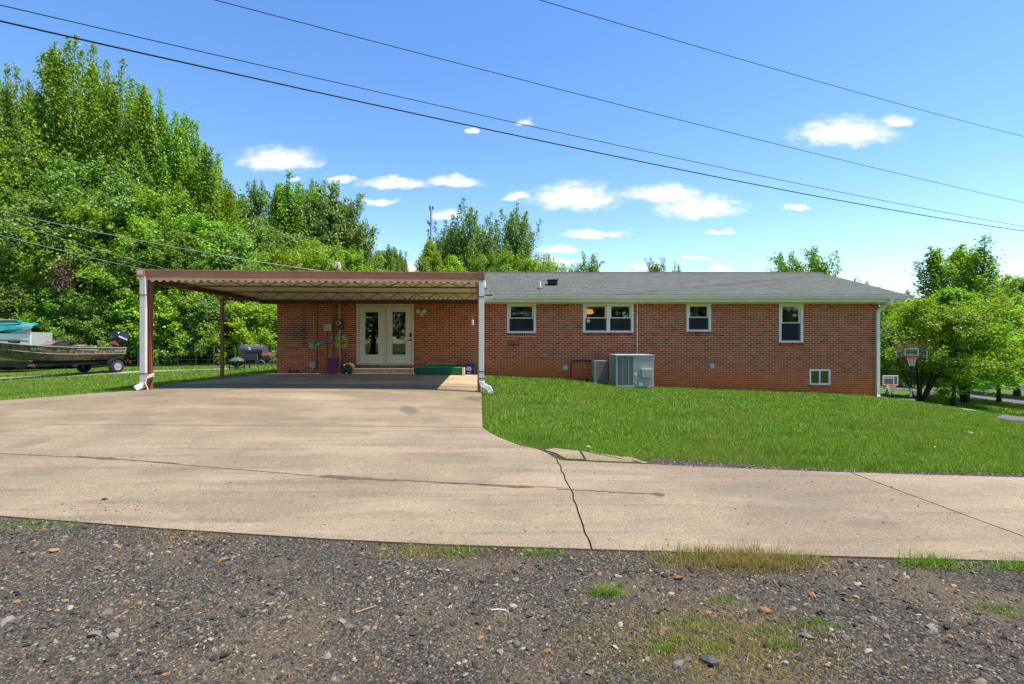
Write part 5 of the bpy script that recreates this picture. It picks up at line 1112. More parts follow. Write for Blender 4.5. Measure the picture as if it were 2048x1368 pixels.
q.loft(rows, cap=False, closed=False); q.build('tarp', m_teal, pb, smooth=True); MB().tube([(-3,-.05,Z(642)),(1.9,-.05,Z(641)),(2.7,-.02,Z(644))], .07, 8).build('folded_canopy', m_teal, pb); MB().tube([(-3,-.1,Z(640)),(2.6,-.1,Z(640))], .03, 6).build('canopy_rail', m_alu, pb)
f_ = MB(); f_.box(-3.4, 3.0, .3, .4, Z(729), Z(724)); f_.box(-3.4, 3.0, 1.3, 1.4, Z(729), Z(724)); f_.box(-3, 2.95, .25, 1.45, Z(735), Z(730)); f_.build('trailer_frame', m_trl, pb); MB().box(-3.0, 3.05, .15, .25, Z(724), Z(720.5)).build('bunk', pm('bunk_wood', (.34,.2,.13), .8), pb)
for x in (-.6, .2):
    MB().lathe([(.12,-.09),(.22,-.09),(.25,-.04),(.25,.04),(.22,.09),(.12,.09)], (x-1.2, .2, .25), 20, 'y').build('wheel', m_tire, pb, smooth=True); MB().lathe([(.12,-.09),(.12,.09)], (x-1.2, 1.5, .25), 20, 'y').build('wheel', m_tire, pb)
MB().box(2.96, 3.04, .3, .4, Z(736), Z(730)).build('tail_light', pm('red_lens', (.4,.012,.012), .25), pb); MB().tube([(-3.3,.8,0),(-3.3,.8,Z(728))], .04, 8).build('jack', m_grey, pb)

# ---- far drive on the left, roads on the right
m_far = concrete('far_drive', (.34,.29,.24), .2)
fd_poly = H([(555,735.5),(440,738),(330,741),(200,746),(90,752),(0,756.5),(-260,768),(-260,778),(0,762),(120,755.5),(220,749.5),(330,743.8),(440,740),(555,737)])
struct(sheet('side_drive', fd_poly, m_far, .02, step=1.0))
m_road = pm('asphalt', (.10,.098,.10), .95, .2, 1.2, .5, 40)
rd = H([(1768,774),(1860,781),(1925,787),(1985,794),(2060,801),(2060,811),(1985,801),(1925,792.5),(1860,785.5),(1768,777.5)])
struct(sheet('road', [*rd], m_road, .03, step=1.0))
r2 = H([(1990,838),(2048,836),(2200,838),(2200,846),(2048,845),(2015,842)]); struct(sheet('side_road', r2, m_road, .03, step=1.0))
# ---- pale shed far right
sg = hit(2060, 786); q = thing('pale_building', 'pale grey low building beyond the road behind the trees', 'building', (sg[0]+3.2, sg[1]+4, gz(*sg))); m_shed = pm('pale_siding', (.55,.54,.5), .6, .06, 2)
MB().box(-5.2, 6, 0, 6, -.3, 2.3).build('wall', m_shed, q); MB().prism([(-.4,2.25),(3,3.3),(6.4,2.25),(6.4,2.35),(3,3.42),(-.4,2.35)], 'x', -5.5, 6.3).build('roof', pm('shed_roof', (.16,.17,.18), .7), q); MB().box(-3.1, -2.0, -.02, .0, .0, 2.0).build('door', pm('shed_door', (.4,.4,.38), .5), q); MB().box(-4.6, -3.8, -.02, 0, 1.0, 1.8).build('window', M_dgrey, q)
# ---- wire fence at the wood edge
fz = lambda x, y: gz(x, y)
fn = thing('wire_fence', 'low wire fence with grey steel posts along the edge of the wood', 'fence', (-18, 29.2, gz(-18, 29.2))); m_gal = pm('galvanised', (.2,.2,.19), .6)
fx_ = [(-1024+p)/F*29.2 for p in (40, 130, 215, 276, 316, 356, 392, 428, 470, 512, 548)]
for x in fx_: MB().tube([(x+18,0,gz(x,29.2)-fn.location.z-.2),(x+18,0,gz(x,29.2)-fn.location.z+1.15)], .018, 8).build('post', m_gal, fn)
for h in (.15,.4,.65,.9,1.1): MB().tube([(x+18,-.03,gz(x,29.2)-fn.location.z+h) for x in fx_], .006, 4).build('wire', m_gal, fn)

# ---- lattice radio mast far behind
Y = 260.; tx_ = (862-1024)/F*Y; tb = gz(tx_, 55)-1; tw_ = thing('radio_mast', 'thin red and white lattice radio mast far behind the trees', 'mast', (tx_, Y, tb)); Ht = CAMZ+(684-413)/F*Y-tb; m_mast = pm('mast_grey', (.14,.13,.15), .6)
q = MB(); cs_ = [(.55*math.cos(k*2.094+.4), .55*math.sin(k*2.094+.4)) for k in range(3)]
for x, y in cs_: q.tube([(x,y,0),(x,y,Ht)], .11, 5)
q.build('leg_frame', m_mast, tw_); q = MB(); k = 0; z = 20.
while z < Ht-1.2:
    for i in range(3): a, b = cs_[i], cs_[(i+1) % 3]; q.tube([(a[0],a[1],z),(b[0],b[1],z+1.2)], .075, 4); q.tube([(a[0],a[1],z),(b[0],b[1],z)], .075, 4)
    z += 1.6
q.build('lattice', m_mast, tw_)
for py_, wr in ((446, 2.4), (478, 1.3), (416, 1.0)):
    z = CAMZ+(684-py_)/F*Y-tb; q = MB()
    for k in range(3): a = k*2.094; q.box(wr*math.cos(a)-.3, wr*math.cos(a)+.3, wr*math.sin(a)-.3, wr*math.sin(a)+.3, z-.9, z+.9); q.tube([(0,0,z),(wr*math.cos(a),wr*math.sin(a),z)], .12, 4)
    q.build('antenna', m_mast, tw_)

# ---- overhead wires
m_wire = pm('wire_black', (.02,.022,.026), .5); m_wireg = pm('wire_grey', (.22,.23,.25), .4, metal=.3)
def wire(p0, p1, Y0, Y1, r, label, sag, mat=m_wire, twist=False, group=None, ext=.12):
    a, b = at(*p0, Y0), at(*p1, Y1); d = b-a; n = 40; pts = []; e0 = .35
    for i in range(n+1):
        t = -e0+(1+e0+ext)*i/n; p = a+d*t; p.z -= sag*4*t*(1-t); pts.append(p-a)
    w = MB().tube([tuple(p) for p in pts], r, 6); o = w.build('overhead_wire', mat); o.location = a; tag(o, label, 'wire', group)
    return pts, a
wire((1080,0), (2048,273), 12, 25, .010, 'highest thin black wire crossing the sky above the right end of the house', .10)
wire((430,0), (2048,405), 10.5, 26, .010, 'second thin black wire crossing the open sky', .12)
wire((0,10), (2048,453), 9.5, 27, .010, 'thin black wire just above the thick cable', .22)
wire((0,42), (2048,462), 9.5, 27, .017, 'thickest twisted black cable crossing the whole sky', .30)
wire((0,423), (650,543), 13.5, 17.0, .012, 'grey service cable running to the mast on the carport roof', .10, m_wireg, ext=0)
wire((0,470), (330,548), 13.0, 15.5, .010, 'lower grey cable sloping down to the carport corner', .03, m_wireg, ext=0)
wire((0,437), (380,550), 13.6, 17.0, .006, 'thin grey cable between the two service cables', .06, m_wireg, ext=0)
# ================================================================== TREES
def mat_leaf(name, lo, mid, hi, trans=.48):
    m, t, b = principled(name); t.n.remove(b)
    g = t.node('ShaderNodeNewGeometry'); oi = t.node('ShaderNodeObjectInfo')
    c = t.ramp(g.outputs['Random Per Island'], [(0, lo), (.45, mid), (1, hi)])
    h = t.node('ShaderNodeHueSaturation'); t.put(h.inputs['Hue'], t.m('ADD', .485, t.m('MULTIPLY', oi.outputs['Random'], .03))); t.put(h.inputs['Value'], t.m('ADD', .86, t.m('MULTIPLY', oi.outputs['Random'], .3))); t.put(h.inputs['Color'], c)
    c = h.outputs[0]
    d = t.node('ShaderNodeBsdfDiffuse'); t.put(d.inputs[0], c); tr = t.node('ShaderNodeBsdfTranslucent'); t.put(tr.inputs[0], t.mix(1, c, (1.25,1.15,.5), 'MULTIPLY'))
    gl = t.node('ShaderNodeBsdfGlossy'); gl.inputs['Roughness'].default_value = .42; gl.inputs[0].default_value = (.8,.85,.9,1)
    mx = t.node('ShaderNodeMixShader'); mx.inputs[0].default_value = trans; t.l.new(d.outputs[0], mx.inputs[1]); t.l.new(tr.outputs[0], mx.inputs[2])
    m2 = t.node('ShaderNodeMixShader'); m2.inputs[0].default_value = .025; t.l.new(mx.outputs[0], m2.inputs[1]); t.l.new(gl.outputs[0], m2.inputs[2])
    t.l.new(m2.outputs[0], t.n['Material Output'].inputs[0]); return m
LEAF_MID = mat_leaf('leaf_green', (0.110,0.220,0.010), (0.207,0.390,0.020), (0.329,0.512,0.043))
LEAF_BRI = mat_leaf('leaf_yellow_green', (0.159,0.281,0.007), (0.281,0.464,0.015), (0.403,0.573,0.037))
LEAF_DRK = mat_leaf('leaf_deep_green', (0.085,0.171,0.017), (0.159,0.293,0.030), (0.232,0.378,0.049))
LEAF_GRY = mat_leaf('leaf_grey_green', (0.098,0.183,0.027), (0.183,0.317,0.051), (0.268,0.403,0.085))
LEAF_DEAD = mat_leaf('leaf_dead', (.09,.045,.03), (.16,.085,.06), (.22,.13,.09), .15)
def mat_bark(name, a, b_):
    m, t, b = principled(name); co = t.scale(t.objco(), (1,1,.25)); n = t.noise(co, 14, 5, .7, .5)
    t.put(b.inputs['Base Color'], t.ramp(n, [(.3, a), (.7, b_)])); b.inputs['Roughness'].default_value = .95; t.put(b.inputs['Normal'], t.bump(n, .9, .03)); return m
BARK = mat_bark('bark', (.035,.027,.02), (.12,.095,.072)); BARK_D = mat_bark('bark_dark', (.012,.009,.008), (.05,.037,.028))

def leaf_quads(c, size, rg, upb=.6):
    n = len(c); nr = rg.normal(size=(n, 3)); nr[:, 2] += upb*2; ou = c.copy(); ou[:, 2] = 0; ou /= np.linalg.norm(ou, axis=1)[:, None]+.3; nr += ou*.9; nr /= np.linalg.norm(nr, axis=1)[:, None]
    a = rg.normal(size=(n, 3)); a -= nr*(a*nr).sum(1)[:, None]; a /= np.linalg.norm(a, axis=1)[:, None]; b = np.cross(nr, a)
    l = size*rg.uniform(.65, 1.35, n)[:, None]; w = l*rg.uniform(.3, .45, n)[:, None]
    V = np.stack([c-a*l*.5, c+b*w-nr*w*.35, c+a*l*.5, c-b*w-nr*w*.35], 1).reshape(-1, 3)
    k = np.arange(n)[:, None]*4; Fq = np.concatenate([np.stack([k[:, 0], k[:, 0]+1, k[:, 0]+2], -1), np.stack([k[:, 0], k[:, 0]+2, k[:, 0]+3], -1)], 0)
    return V, Fq
def grow(seed, H_=10., Rr=3., cb=.15, nb=60, el0=35, el1=70, prof='ovate', nsub=6, kper=11, sig=.22, leaf=.2, trunk_r=.16, stems=1, curv=.25, spread=0., skel_sub=False, lean=0, plume=0):
    rg = np.random.default_rng(seed); tm = MB(); pts = []; PL = []
    for st in range(stems):
        az0 = rg.uniform(0, 6.28)+st*6.28/stems; sp = spread*(1 if stems > 1 else 0)
        hh = H_*(.97 if stems == 1 else rg.uniform(.72, .95))
        path = []
        for i in range(9):
            s = i/8; path.append(np.array([math.cos(az0)*sp*s*Rr+.02*H_*math.sin(3*s+seed)*s+lean*s*s, math.sin(az0)*sp*s*Rr+.02*H_*math.cos(2.5*s+seed)*s, hh*s]))
        P = np.array(path); tm.tube(path, [trunk_r*(1-.9*(i/8))*(1.35 if i == 0 else 1) for i in range(9)], 8)
        n = nb//stems
        for i in range(n):
            s = cb+(1-cb)*((i+rg.uniform())/n)**.9; s = min(s, .985)
            o = np.array([np.interp(s, np.linspace(0, 1, 9), P[:, k]) for k in range(3)])
            u = (s-cb)/(1-cb)
            pr = {'ovate': max(.12, math.sin(math.pi*min(1, u*.82+.18))**.8), 'cone': max(.10, (1-u)**.75*min(1, .55+u*2)), 'round': max(.2, math.sqrt(max(0, 1-(2*u-.9)**2*.8))), 'bush': max(.35, (1-u*u)**.5), 'vase': max(.25, .45+.6*u-.35*u*u)}[prof]
            L = Rr*pr*rg.uniform(.6, 1.2)
            if plume: L = max(L, .14*H_*rg.uniform(.5, 1.3)*(1-.35*u))
            a = i*2.39996+rg.uniform(-.5, .5); e = R(el0+(el1-el0)*u+rg.normal(0, 9))
            d = np.array([math.cos(a)*math.cos(e), math.sin(a)*math.cos(e), math.sin(e)])
            br = [o+d*L*q+np.array([0, 0, curv*L*q*q]) for q in (0, .25, .5, .75, 1)]
            tm.tube([tuple(p) for p in br], [max(.012, trunk_r*.32*(1-u*.6)*(1-.8*q)) for q in (0, .25, .5, .75, 1)], 5, False)
            if plume:
                k_ = int(plume*(.4+L/Rr)); q = rg.uniform(.1, 1, k_)**.8; w_ = (sig*(1-q)**.75*(L/Rr*.7+.5)+.06)[:, None]
                PL.append(o+d*L*q[:, None]+np.array([0, 0, curv*L])*(q*q)[:, None]+rg.normal(0, 1, (k_, 3))*w_)
            for j in range(nsub):
                q = .3+.7*(j+rg.uniform(0, 1))/nsub; p = o+d*L*q+np.array([0, 0, curv*L*q*q])
                dd = d*.7+rg.normal(0, .55, 3); dd[2] += .25; dd /= np.linalg.norm(dd); l2 = L*(.42-.22*q)*rg.uniform(.7, 1.3)+.12*Rr/3
                if skel_sub: tm.tube([tuple(p), tuple(p+dd*l2)], [.014, .005], 3, False)
                for w in (.35, .7, 1.): pts.append((p+dd*l2*w, 1.))
            pts.append((br[-1], 1.))
    C = np.array([p for p, _ in pts]); C = np.repeat(C, kper, 0); C = C+rg.normal(0, sig, C.shape)*np.array([1, 1, .75])
    if plume: C = np.concatenate(PL)
    C[:, 2] = np.maximum(C[:, 2], .12)
    V, Fq = leaf_quads(C, leaf, rg)
    return tm, V, Fq
PROTO = {}
def proto(key, leaf_mat, bark, **kw):
    tm, V, Fq = grow(**kw); me_t = tm.mesh('trunk'); me_t.materials.append(bark); me_t.polygons.foreach_set('use_smooth', [True]*len(me_t.polygons))
    PROTO[key] = (me_t, np_mesh('crown', V, Fq, leaf_mat), float(np.percentile(V[:, 2], 99.7)), float(np.percentile(np.hypot(V[:, 0], V[:, 1]), 95)))
proto('spire', LEAF_MID, BARK, seed=1, H_=12., Rr=3.6, cb=.12, nb=110, el0=36, el1=82, prof='ovate', nsub=3, kper=1, sig=.36, leaf=.12, trunk_r=.12, curv=.45, plume=330, stems=5, spread=.42)
proto('spire2', LEAF_MID, BARK, seed=7, H_=12., Rr=3.0, cb=.12, nb=84, el0=42, el1=84, prof='ovate', nsub=3, kper=1, sig=.34, leaf=.12, trunk_r=.11, curv=.45, plume=320, stems=3, spread=.36)
proto('broad', LEAF_MID, BARK, seed=2, H_=10., Rr=3.5, cb=.14, nb=92, el0=8, el1=68, prof='ovate', nsub=7, kper=12, sig=.17, leaf=.18, trunk_r=.2, curv=.15)
proto('round', LEAF_MID, BARK, seed=3, H_=9., Rr=3.6, cb=.2, nb=84, el0=5, el1=70, prof='round', nsub=7, kper=12, sig=.17, leaf=.18, trunk_r=.2, curv=.12)
proto('bush', LEAF_BRI, BARK, seed=4, H_=5., Rr=2.7, cb=.02, nb=70, el0=5, el1=65, prof='bush', nsub=7, kper=12, sig=.15, leaf=.15, trunk_r=.07, curv=.1, stems=2, spread=.3)
proto('poplar', LEAF_GRY, BARK, seed=5, H_=12., Rr=3.4, cb=.3, nb=54, el0=40, el1=80, prof='round', nsub=3, kper=1, sig=.44, leaf=.15, trunk_r=.13, curv=.4, plume=260, stems=3, spread=.35)
proto('open', LEAF_MID, BARK, seed=6, H_=9., Rr=3.2, cb=.3, nb=34, el0=20, el1=70, prof='round', nsub=6, kper=9, sig=.17, leaf=.2, trunk_r=.15, curv=.25, skel_sub=True)
proto('multi', LEAF_DRK, BARK_D, seed=8, H_=6.5, Rr=3.1, cb=.30, nb=84, el0=-6, el1=60, prof='round', nsub=7, kper=12, sig=.13, leaf=.14, trunk_r=.085, curv=.05, stems=6, spread=.62)
proto('gum', LEAF_BRI, BARK, seed=9, H_=10., Rr=3.6, cb=.15, nb=100, el0=-2, el1=72, prof='cone', nsub=7, kper=14, sig=.14, leaf=.13, trunk_r=.085, curv=.12)
def tree(key, x, y, H_, Rr, label, cat='tree', group=None, leaf=None, rot=None, name=None, zoff=0):
    mt_, mc_, h0, r0 = PROTO[key]; root = thing(name or ('shrub' if key == 'bush' else 'tree'), label, cat, (x, y, gz(x, y)+zoff-.05), rot if rot is not None else (x*1.7+y*.9) % 6.28, group)
    root.scale = (Rr/r0, Rr/r0, H_/h0)
    t = link('trunk', mt_, None, root); c = link('crown', mc_, None, root)
    if leaf is not None: c.material_slots[0].link = 'OBJECT'; c.material_slots[0].material = leaf
    return root
def tree_px(key, px, py, Y, Rr, label, group=None, leaf=None, **kw):
    p = at(px, py, Y); return tree(key, p.x, Y, p.z-gz(p.x, Y)+.1, Rr, label, group=group, leaf=leaf, **kw)
# -- the wood on the left: tall back row, middle row, bright front row, undergrowth
ORD = ['first','second','third','fourth','fifth','sixth','seventh','eighth','ninth','tenth','eleventh','twelfth','thirteenth','fourteenth','fifteenth']
G1 = 'tall trees of the left wood'
L1 = [ORD[2-k]+' spire tree from the tallest one, on the side away from the carport' for k in range(3)]+['tallest spire-topped tree in the wood behind the boats']+[ORD[k]+' spire tree from the tallest one towards the carport' for k in range(6)]
for k, (key, px, py, Y, r) in enumerate((('spire',-75,125,37,2.8),('spire2',18,155,37,1.9),('spire2',100,228,38,2.0),('spire',168,98,38,3.4),('spire2',222,168,39,2.3),('spire2',272,178,38,2.2),('spire',325,222,39,2.6),('spire2',366,246,39,2.0),('spire2',398,306,38,2.0),('spire2',428,366,38,1.7))):
    tree_px(key, px, py, Y, r, L1[k], G1)
L2, G2 = 'leafy tree filling the middle of the wood behind the fishing boat', 'middle trees of the left wood'
for k, (key, px, py, Y, r) in enumerate((('broad',60,300,35,3.5),('broad',-40,310,34,3.5),('broad',150,320,35.5,3.6),('round',245,350,35,3.5),('broad',330,390,35.5,3.3),('broad',405,440,35,3.1),('round',20,400,33,3.4),('broad',115,395,33,3.4),('broad',205,420,33.2,3.3),('round',300,430,33.5,3.4),('broad',380,470,33.5,3.1),('broad',455,470,35,3.0))):
    tree_px(key, px, py, Y, r, L2, G2, leaf=[None, LEAF_MID, LEAF_DRK, LEAF_GRY][k % 4] or LEAF_MID)
L3, G3 = 'bright green bushy shrub along the wire fence at the wood edge', 'shrubs along the wood edge'
for k, (px, py, Y, r) in enumerate(((-60,600,31,2.8),(10,590,31.5,2.7),(55,575,31,2.4),(100,560,32,2.7),(140,600,31,2.2),(175,575,31.5,2.6),(215,610,31,2.2),(255,585,31.5,2.6),(300,600,31.5,2.4),(345,590,31.5,2.4),(392,585,31.8,2.4),(430,600,31.5,2.2),(468,615,32,2.3),(505,600,32.5,2.4),(545,610,33,2.4),(590,600,34,2.5),(70,500,32.5,2.8),(190,510,32.5,2.8),(310,520,33,2.8),(410,525,33,2.6),(490,540,34,2.6))):
    tree_px('bush', px, py, Y, r, L3, G3, leaf=[LEAF_BRI, LEAF_MID, LEAF_DRK, LEAF_BRI, LEAF_MID, LEAF_GRY][(k*5+px) % 6])
dx_ = at(116, 560, 29.6); db = thing('dead_branch', 'clump of dead brown leaves hanging in the wood edge above the boat', 'dead branch', (dx_.x, 29.9, dx_.z)); rg = np.random.default_rng(3)
C = rg.normal(0, 1, (420, 3))*np.array([.34, .3, .5]); V, Fq = leaf_quads(C, .15, rg, .1); link('dead_leaves', np_mesh('dead_leaves', V, Fq, LEAF_DEAD), None, db); q = MB()
for k in range(14): a = k*.9; q.tube([(0,0,.9),(.25*math.cos(a),.2*math.sin(a),.1),(.45*math.cos(a),.4*math.sin(a),-.6)], [.03,.02,.006], 4)
q.tube([(0,0,.8),(.1,.8,1.6),(.2,2.5,2.0)], [.03,.05,.07], 6); q.build('twigs', pm('dead_twig', (.2,.13,.1), .9), db)
# -- trees behind the carport
G4 = 'trees behind the carport'
L4 = ['grey-green round tree where the tall wood ends behind the carport','narrow grey-green spire tree next to the grey-green round tree','brighter green spire tree behind the carport','round grey-green tree beside the wide airy tree','wide airy tree, broadest of those behind the carport','grey-green round tree at the back of the wide airy tree','small grey-green tree jutting out beside the wide airy tree','grey-green tree below the end of the tall wood','grey-green tree below the spire trees','bright yellow-green bush below the spire trees','leafy tree below the wide airy tree','small bright bush beside the service mast','leafy tree behind the service mast','leafy tree low behind the middle of the carport','distant round tree before the small pointed trees']
for k, (key, px, py, Y, r, lf) in enumerate((('round',484,384,50,3.9,LEAF_GRY),('spire2',545,372,52,2.2,LEAF_GRY),('spire2',586,360,52,2.9,LEAF_MID),('round',622,372,53,3.0,LEAF_GRY),('open',668,372,52,3.6,LEAF_GRY),('round',690,398,54,3.4,LEAF_GRY),('open',716,446,54,2.2,LEAF_GRY),('broad',520,462,46,3.4,LEAF_GRY),('broad',575,470,44,3.4,LEAF_GRY),('bush',600,490,40,2.6,LEAF_BRI),('broad',640,490,46,3.4,LEAF_MID),('bush',648,508,40,1.9,LEAF_BRI),('broad',690,505,48,3.2,LEAF_MID),('broad',540,510,42,3.2,LEAF_MID),('round',735,508,60,3.2,LEAF_MID))):
    tree_px(key, px, py, Y, r, L4[k], G4, leaf=lf)
L5, G5 = 'small distant pointed tree beyond the carport roof', 'distant pointed trees'
for k, (px, py, Y, r) in enumerate(((757,495,72,2.2),(770,505,74,2.0),(786,502,76,1.9),(803,508,78,1.6))): tree_px('spire2', px, py, Y, r, ORD[3-k]+' small distant pointed tree counted from the radio mast', G5, leaf=LEAF_GRY)
# -- trees behind the house
tree_px('gum', 862, 484, 50, 2.2, 'bright yellow-green tree at the foot of the radio mast', leaf=LEAF_BRI)
tree_px('gum', 905, 515, 48, 2.4, 'low bright tree between the radio mast and the tall poplars', leaf=LEAF_BRI)
L6, G6 = 'tall airy poplar with pale trunk behind the house roof', 'poplars behind the house'
for k, (px, py, Y, r) in enumerate(((893,440,58,2.2),(934,418,58,2.9),(970,452,59,1.8),(1000,418,60,2.9),(1044,434,60,2.5),(868,478,60,1.7))): tree_px('poplar', px, py, Y, r, ['second','third','fourth','fifth','sixth','first'][k]+' airy poplar behind the roof counted from the radio mast', G6)
L7, G7 = 'low rounded tree showing just over the roof ridge', 'low trees behind the ridge'
for k, (px, py, Y, r) in enumerate(((960,505,56,2.8),(1010,500,56,2.8),(1060,512,56,2.6),(1098,518,57,2.4),(1140,533,58,1.8))): tree_px('round', px, py, Y, r, ORD[k]+' low round tree over the roof ridge counted from the radio mast', G7, leaf=LEAF_BRI if px > 1050 else LEAF_MID)
tree_px('open', 1180, 511, 58, 2.3, 'thin round-topped tree alone over the middle of the roof ridge', leaf=LEAF_MID)
tree_px('round', 1312, 522, 60, 1.8, 'dark round tree top over the ridge right of centre', leaf=LEAF_DRK); tree_px('open', 1352, 530, 60, 1.1, 'small sparse tree top beside the dark round one', leaf=LEAF_MID)
tree_px('open', 1572, 506, 46, 2.2, 'airy tree top over the ridge above the tall narrow window', leaf=LEAF_MID, rot=1.); tree_px('open', 1635, 498, 46, 2.3, 'airy tree top where the roof slope begins to fall', leaf=LEAF_MID, rot=2.6); tree_px('open', 1735, 566, 44, 1.2, 'sparse low tree peeping over the falling roof edge', leaf=LEAF_DRK)
# -- trees to the right of the house
tree('multi', (1838-1024)/F*25.8, 25.8, 5.6, 3.0, 'spreading many-stemmed dark tree behind the basketball pole', leaf=LEAF_MID, rot=.4)
tree('gum', (1906-1024)/F*28, 28, 6.3, 3.2, 'leaning lawn tree left of the tallest lawn tree', leaf=LEAF_MID, rot=1.2)
tree_px('spire2', 1930, 488, 30, 2.3, 'tallest bright green lawn tree right of the house', rot=3.3, leaf=LEAF_MID)
tree_px('gum', 1998, 600, 31, 3.4, 'low-hanging bright tree beside the tallest lawn tree', rot=5.1)
tree_px('round', 2034, 548, 44, 3.4, 'grey-green tree before the pale building', leaf=LEAF_GRY); tree_px('round', 2085, 590, 40, 3.4, 'bright tree at the edge of the road before the pale building', leaf=LEAF_BRI)
L8, G8 = 'rounded tree in the distant hedge row right of the house', 'far hedge row trees'
for k, (px, py, Y, r) in enumerate(((1700,606,60,3.6),(1772,604,62,3.8),(1800,598,70,4.2),(1835,596,72,4.2),(1868,604,66,4.0),(1905,590,70,4.0),(1950,580,72,4.2),(2000,575,74,4.4),(2060,566,76,4.6),(2130,560,70,4.6),(1760,640,48,3.0),(1800,645,46,3.0))): tree_px('round', px, py, Y, r, L8, G8, leaf=[LEAF_MID, LEAF_BRI, LEAF_GRY][k % 3])
# -- unseen trees added behind the viewpoint, sized to darken the window reflections
L9, G9 = 'unseen tree added behind the viewpoint to darken the window reflections', 'unseen trees added for the window reflections'
for k, x in enumerate((-26, -17, -9, -2, 6, 14, 22, 31)): tree(('broad', 'round')[k % 2], x, -26-3*(k % 3), 11+1.5*(k % 3), 6.2, L9, group=G9, leaf=[LEAF_MID, LEAF_DRK][k % 2])

# ================================================================== GRASS
def mat_grass(name, stops):
    m, t, b = principled(name); t.n.remove(b); g = t.node('ShaderNodeNewGeometry'); p = g.outputs['Position']
    c = t.ramp(g.outputs['Random Per Island'], stops); n = t.noise(p, .5, 4, .6)
    c = t.mix(t.m('MULTIPLY', t.smooth(n, .46, .7), .6), c, (.22,.27,.065)); n2 = t.noise(t.scale(p, (1,1.8,1)), 1.3, 4, .65)
    c = t.mix(t.m('MULTIPLY', t.smooth(n2, .48, .66), .45), c, (.07,.16,.015)); n3 = t.noise(p, 4.5, 4, .7)
    c = t.mix(t.m('MULTIPLY', t.smooth(n3, .58, .72), .5), c, (.30,.29,.10))
    d = t.node('ShaderNodeBsdfDiffuse'); t.put(d.inputs[0], c); tr = t.node('ShaderNodeBsdfTranslucent'); t.put(tr.inputs[0], t.mix(1, c, (1.2,1.1,.55), 'MULTIPLY'))
    mx = t.node('ShaderNodeMixShader'); mx.inputs[0].default_value = .35; t.l.new(d.outputs[0], mx.inputs[1]); t.l.new(tr.outputs[0], mx.inputs[2]); t.l.new(mx.outputs[0], t.n['Material Output'].inputs[0]); return m
M_grass = mat_grass('grass', [(0,(.07,.16,.012)),(.45,(.15,.31,.025)),(.8,(.22,.40,.04)),(.88,(.40,.5,.15)),(1,(.5,.56,.26))])
M_dry = mat_grass('dry_grass', [(0,(.22,.15,.06)),(.6,(.48,.35,.15)),(.85,(.32,.29,.09)),(1,(.16,.24,.04))])
slab_all = [wall_l, slab_l, *lb, fe[0], *fe[1:-1], fe[-1], *br[::-1], *H([(1268,933),(1185,914),(1110,904),(1085,905)]), *apron_edge, slab_r, wall_r]
strip_poly = [*le[3:], *br[::-1][:-2]]
lot_poly = [(-30,-8), (30,-8), (30, fe[-1][1]), *fe[::-1], (-30, fe[0][1])]
def lawn_ok(x, y):
    bad = inpoly(x, y, slab_all) | inpoly(x, y, lot_poly) | inpoly(x, y, strip_poly) | ((x > X0-.02) & (x < X1+.02) & (y > WY-.02) & (y < WY+9)) | inpoly(x, y, fd_poly) | inpoly(x, y, rd) | inpoly(x, y, r2)
    return ~bad
def blades(x, y, h, w, rg, z=None, lean=.8):
    n = len(x); a = rg.uniform(0, 2*np.pi, n); b = rg.uniform(0, 2*np.pi, n); l = np.abs(rg.normal(0, lean, n))*h
    z = G(x, y) if z is None else z; c = np.stack([x, y, z], -1); s = np.stack([np.cos(a), np.sin(a), np.zeros(n)], -1)*(w/2)[:, None]
    tip = c+np.stack([np.cos(b)*l, np.sin(b)*l, h], -1); c[:, 2] -= .006
    V = np.stack([c-s, c+s, tip], 1).reshape(-1, 3); return V, np.arange(3*n).reshape(-1, 3)
def area(x0, x1, y0, y1, dens, hlo, hhi, wid, rg, vis=True):
    n = int((x1-x0)*(y1-y0)*dens); x = rg.uniform(x0, x1, n); y = rg.uniform(y0, y1, n)
    k = lawn_ok(x, y)
    if vis: k &= (np.abs(x) < y*1.12+2.2)
    x, y = x[k], y[k]; cl_ = .75+.5*(.5+.25*np.sin(x*3.1+y*1.7)+.25*np.sin(x*1.3-y*4.3+2))
    return blades(x, y, rg.uniform(hlo, hhi, len(x))*cl_, wid*rg.uniform(.6, 1.3, len(x)), rg)
def grass_obj(name, parts, mat, label):
    Vs, Fs, o_ = [], [], 0
    for V, Fq in parts: Vs.append(V); Fs.append(Fq+o_); o_ += len(V)
    o = link(name, np_mesh(name, np.concatenate(Vs), np.concatenate(Fs), mat), None); o['kind'] = 'stuff'; o['label'] = label; o['category'] = 'grass'; return o
rg = np.random.default_rng(21)
grass_obj('grass', [area(-1, 10.5, 5.0, 7.6, 6500, .03, .075, .007, rg), area(-1, 14.5, 7.6, 10.5, 3000, .03, .07, .011, rg), area(-1.2, 18.5, 10.5, 14, 1500, .03, .07, .017, rg), area(-1.2, 24, 14, 19, 800, .035, .075, .024, rg),
    area(12, 34, 17, 33, 130, .05, .09, .05, rg)], M_grass, 'mown green lawn sloping between the driveway and the house')
grass_obj('grass', [area(-16, -7.2, 8.6, 12.5, 2300, .03, .07, .013, rg), area(-21, -7.6, 12.5, 18, 1000, .03, .07, .02, rg), area(-23, -7.6, 18, 31, 300, .04, .09, .036, rg)], M_grass, 'mown green lawn between the carport and the wood')
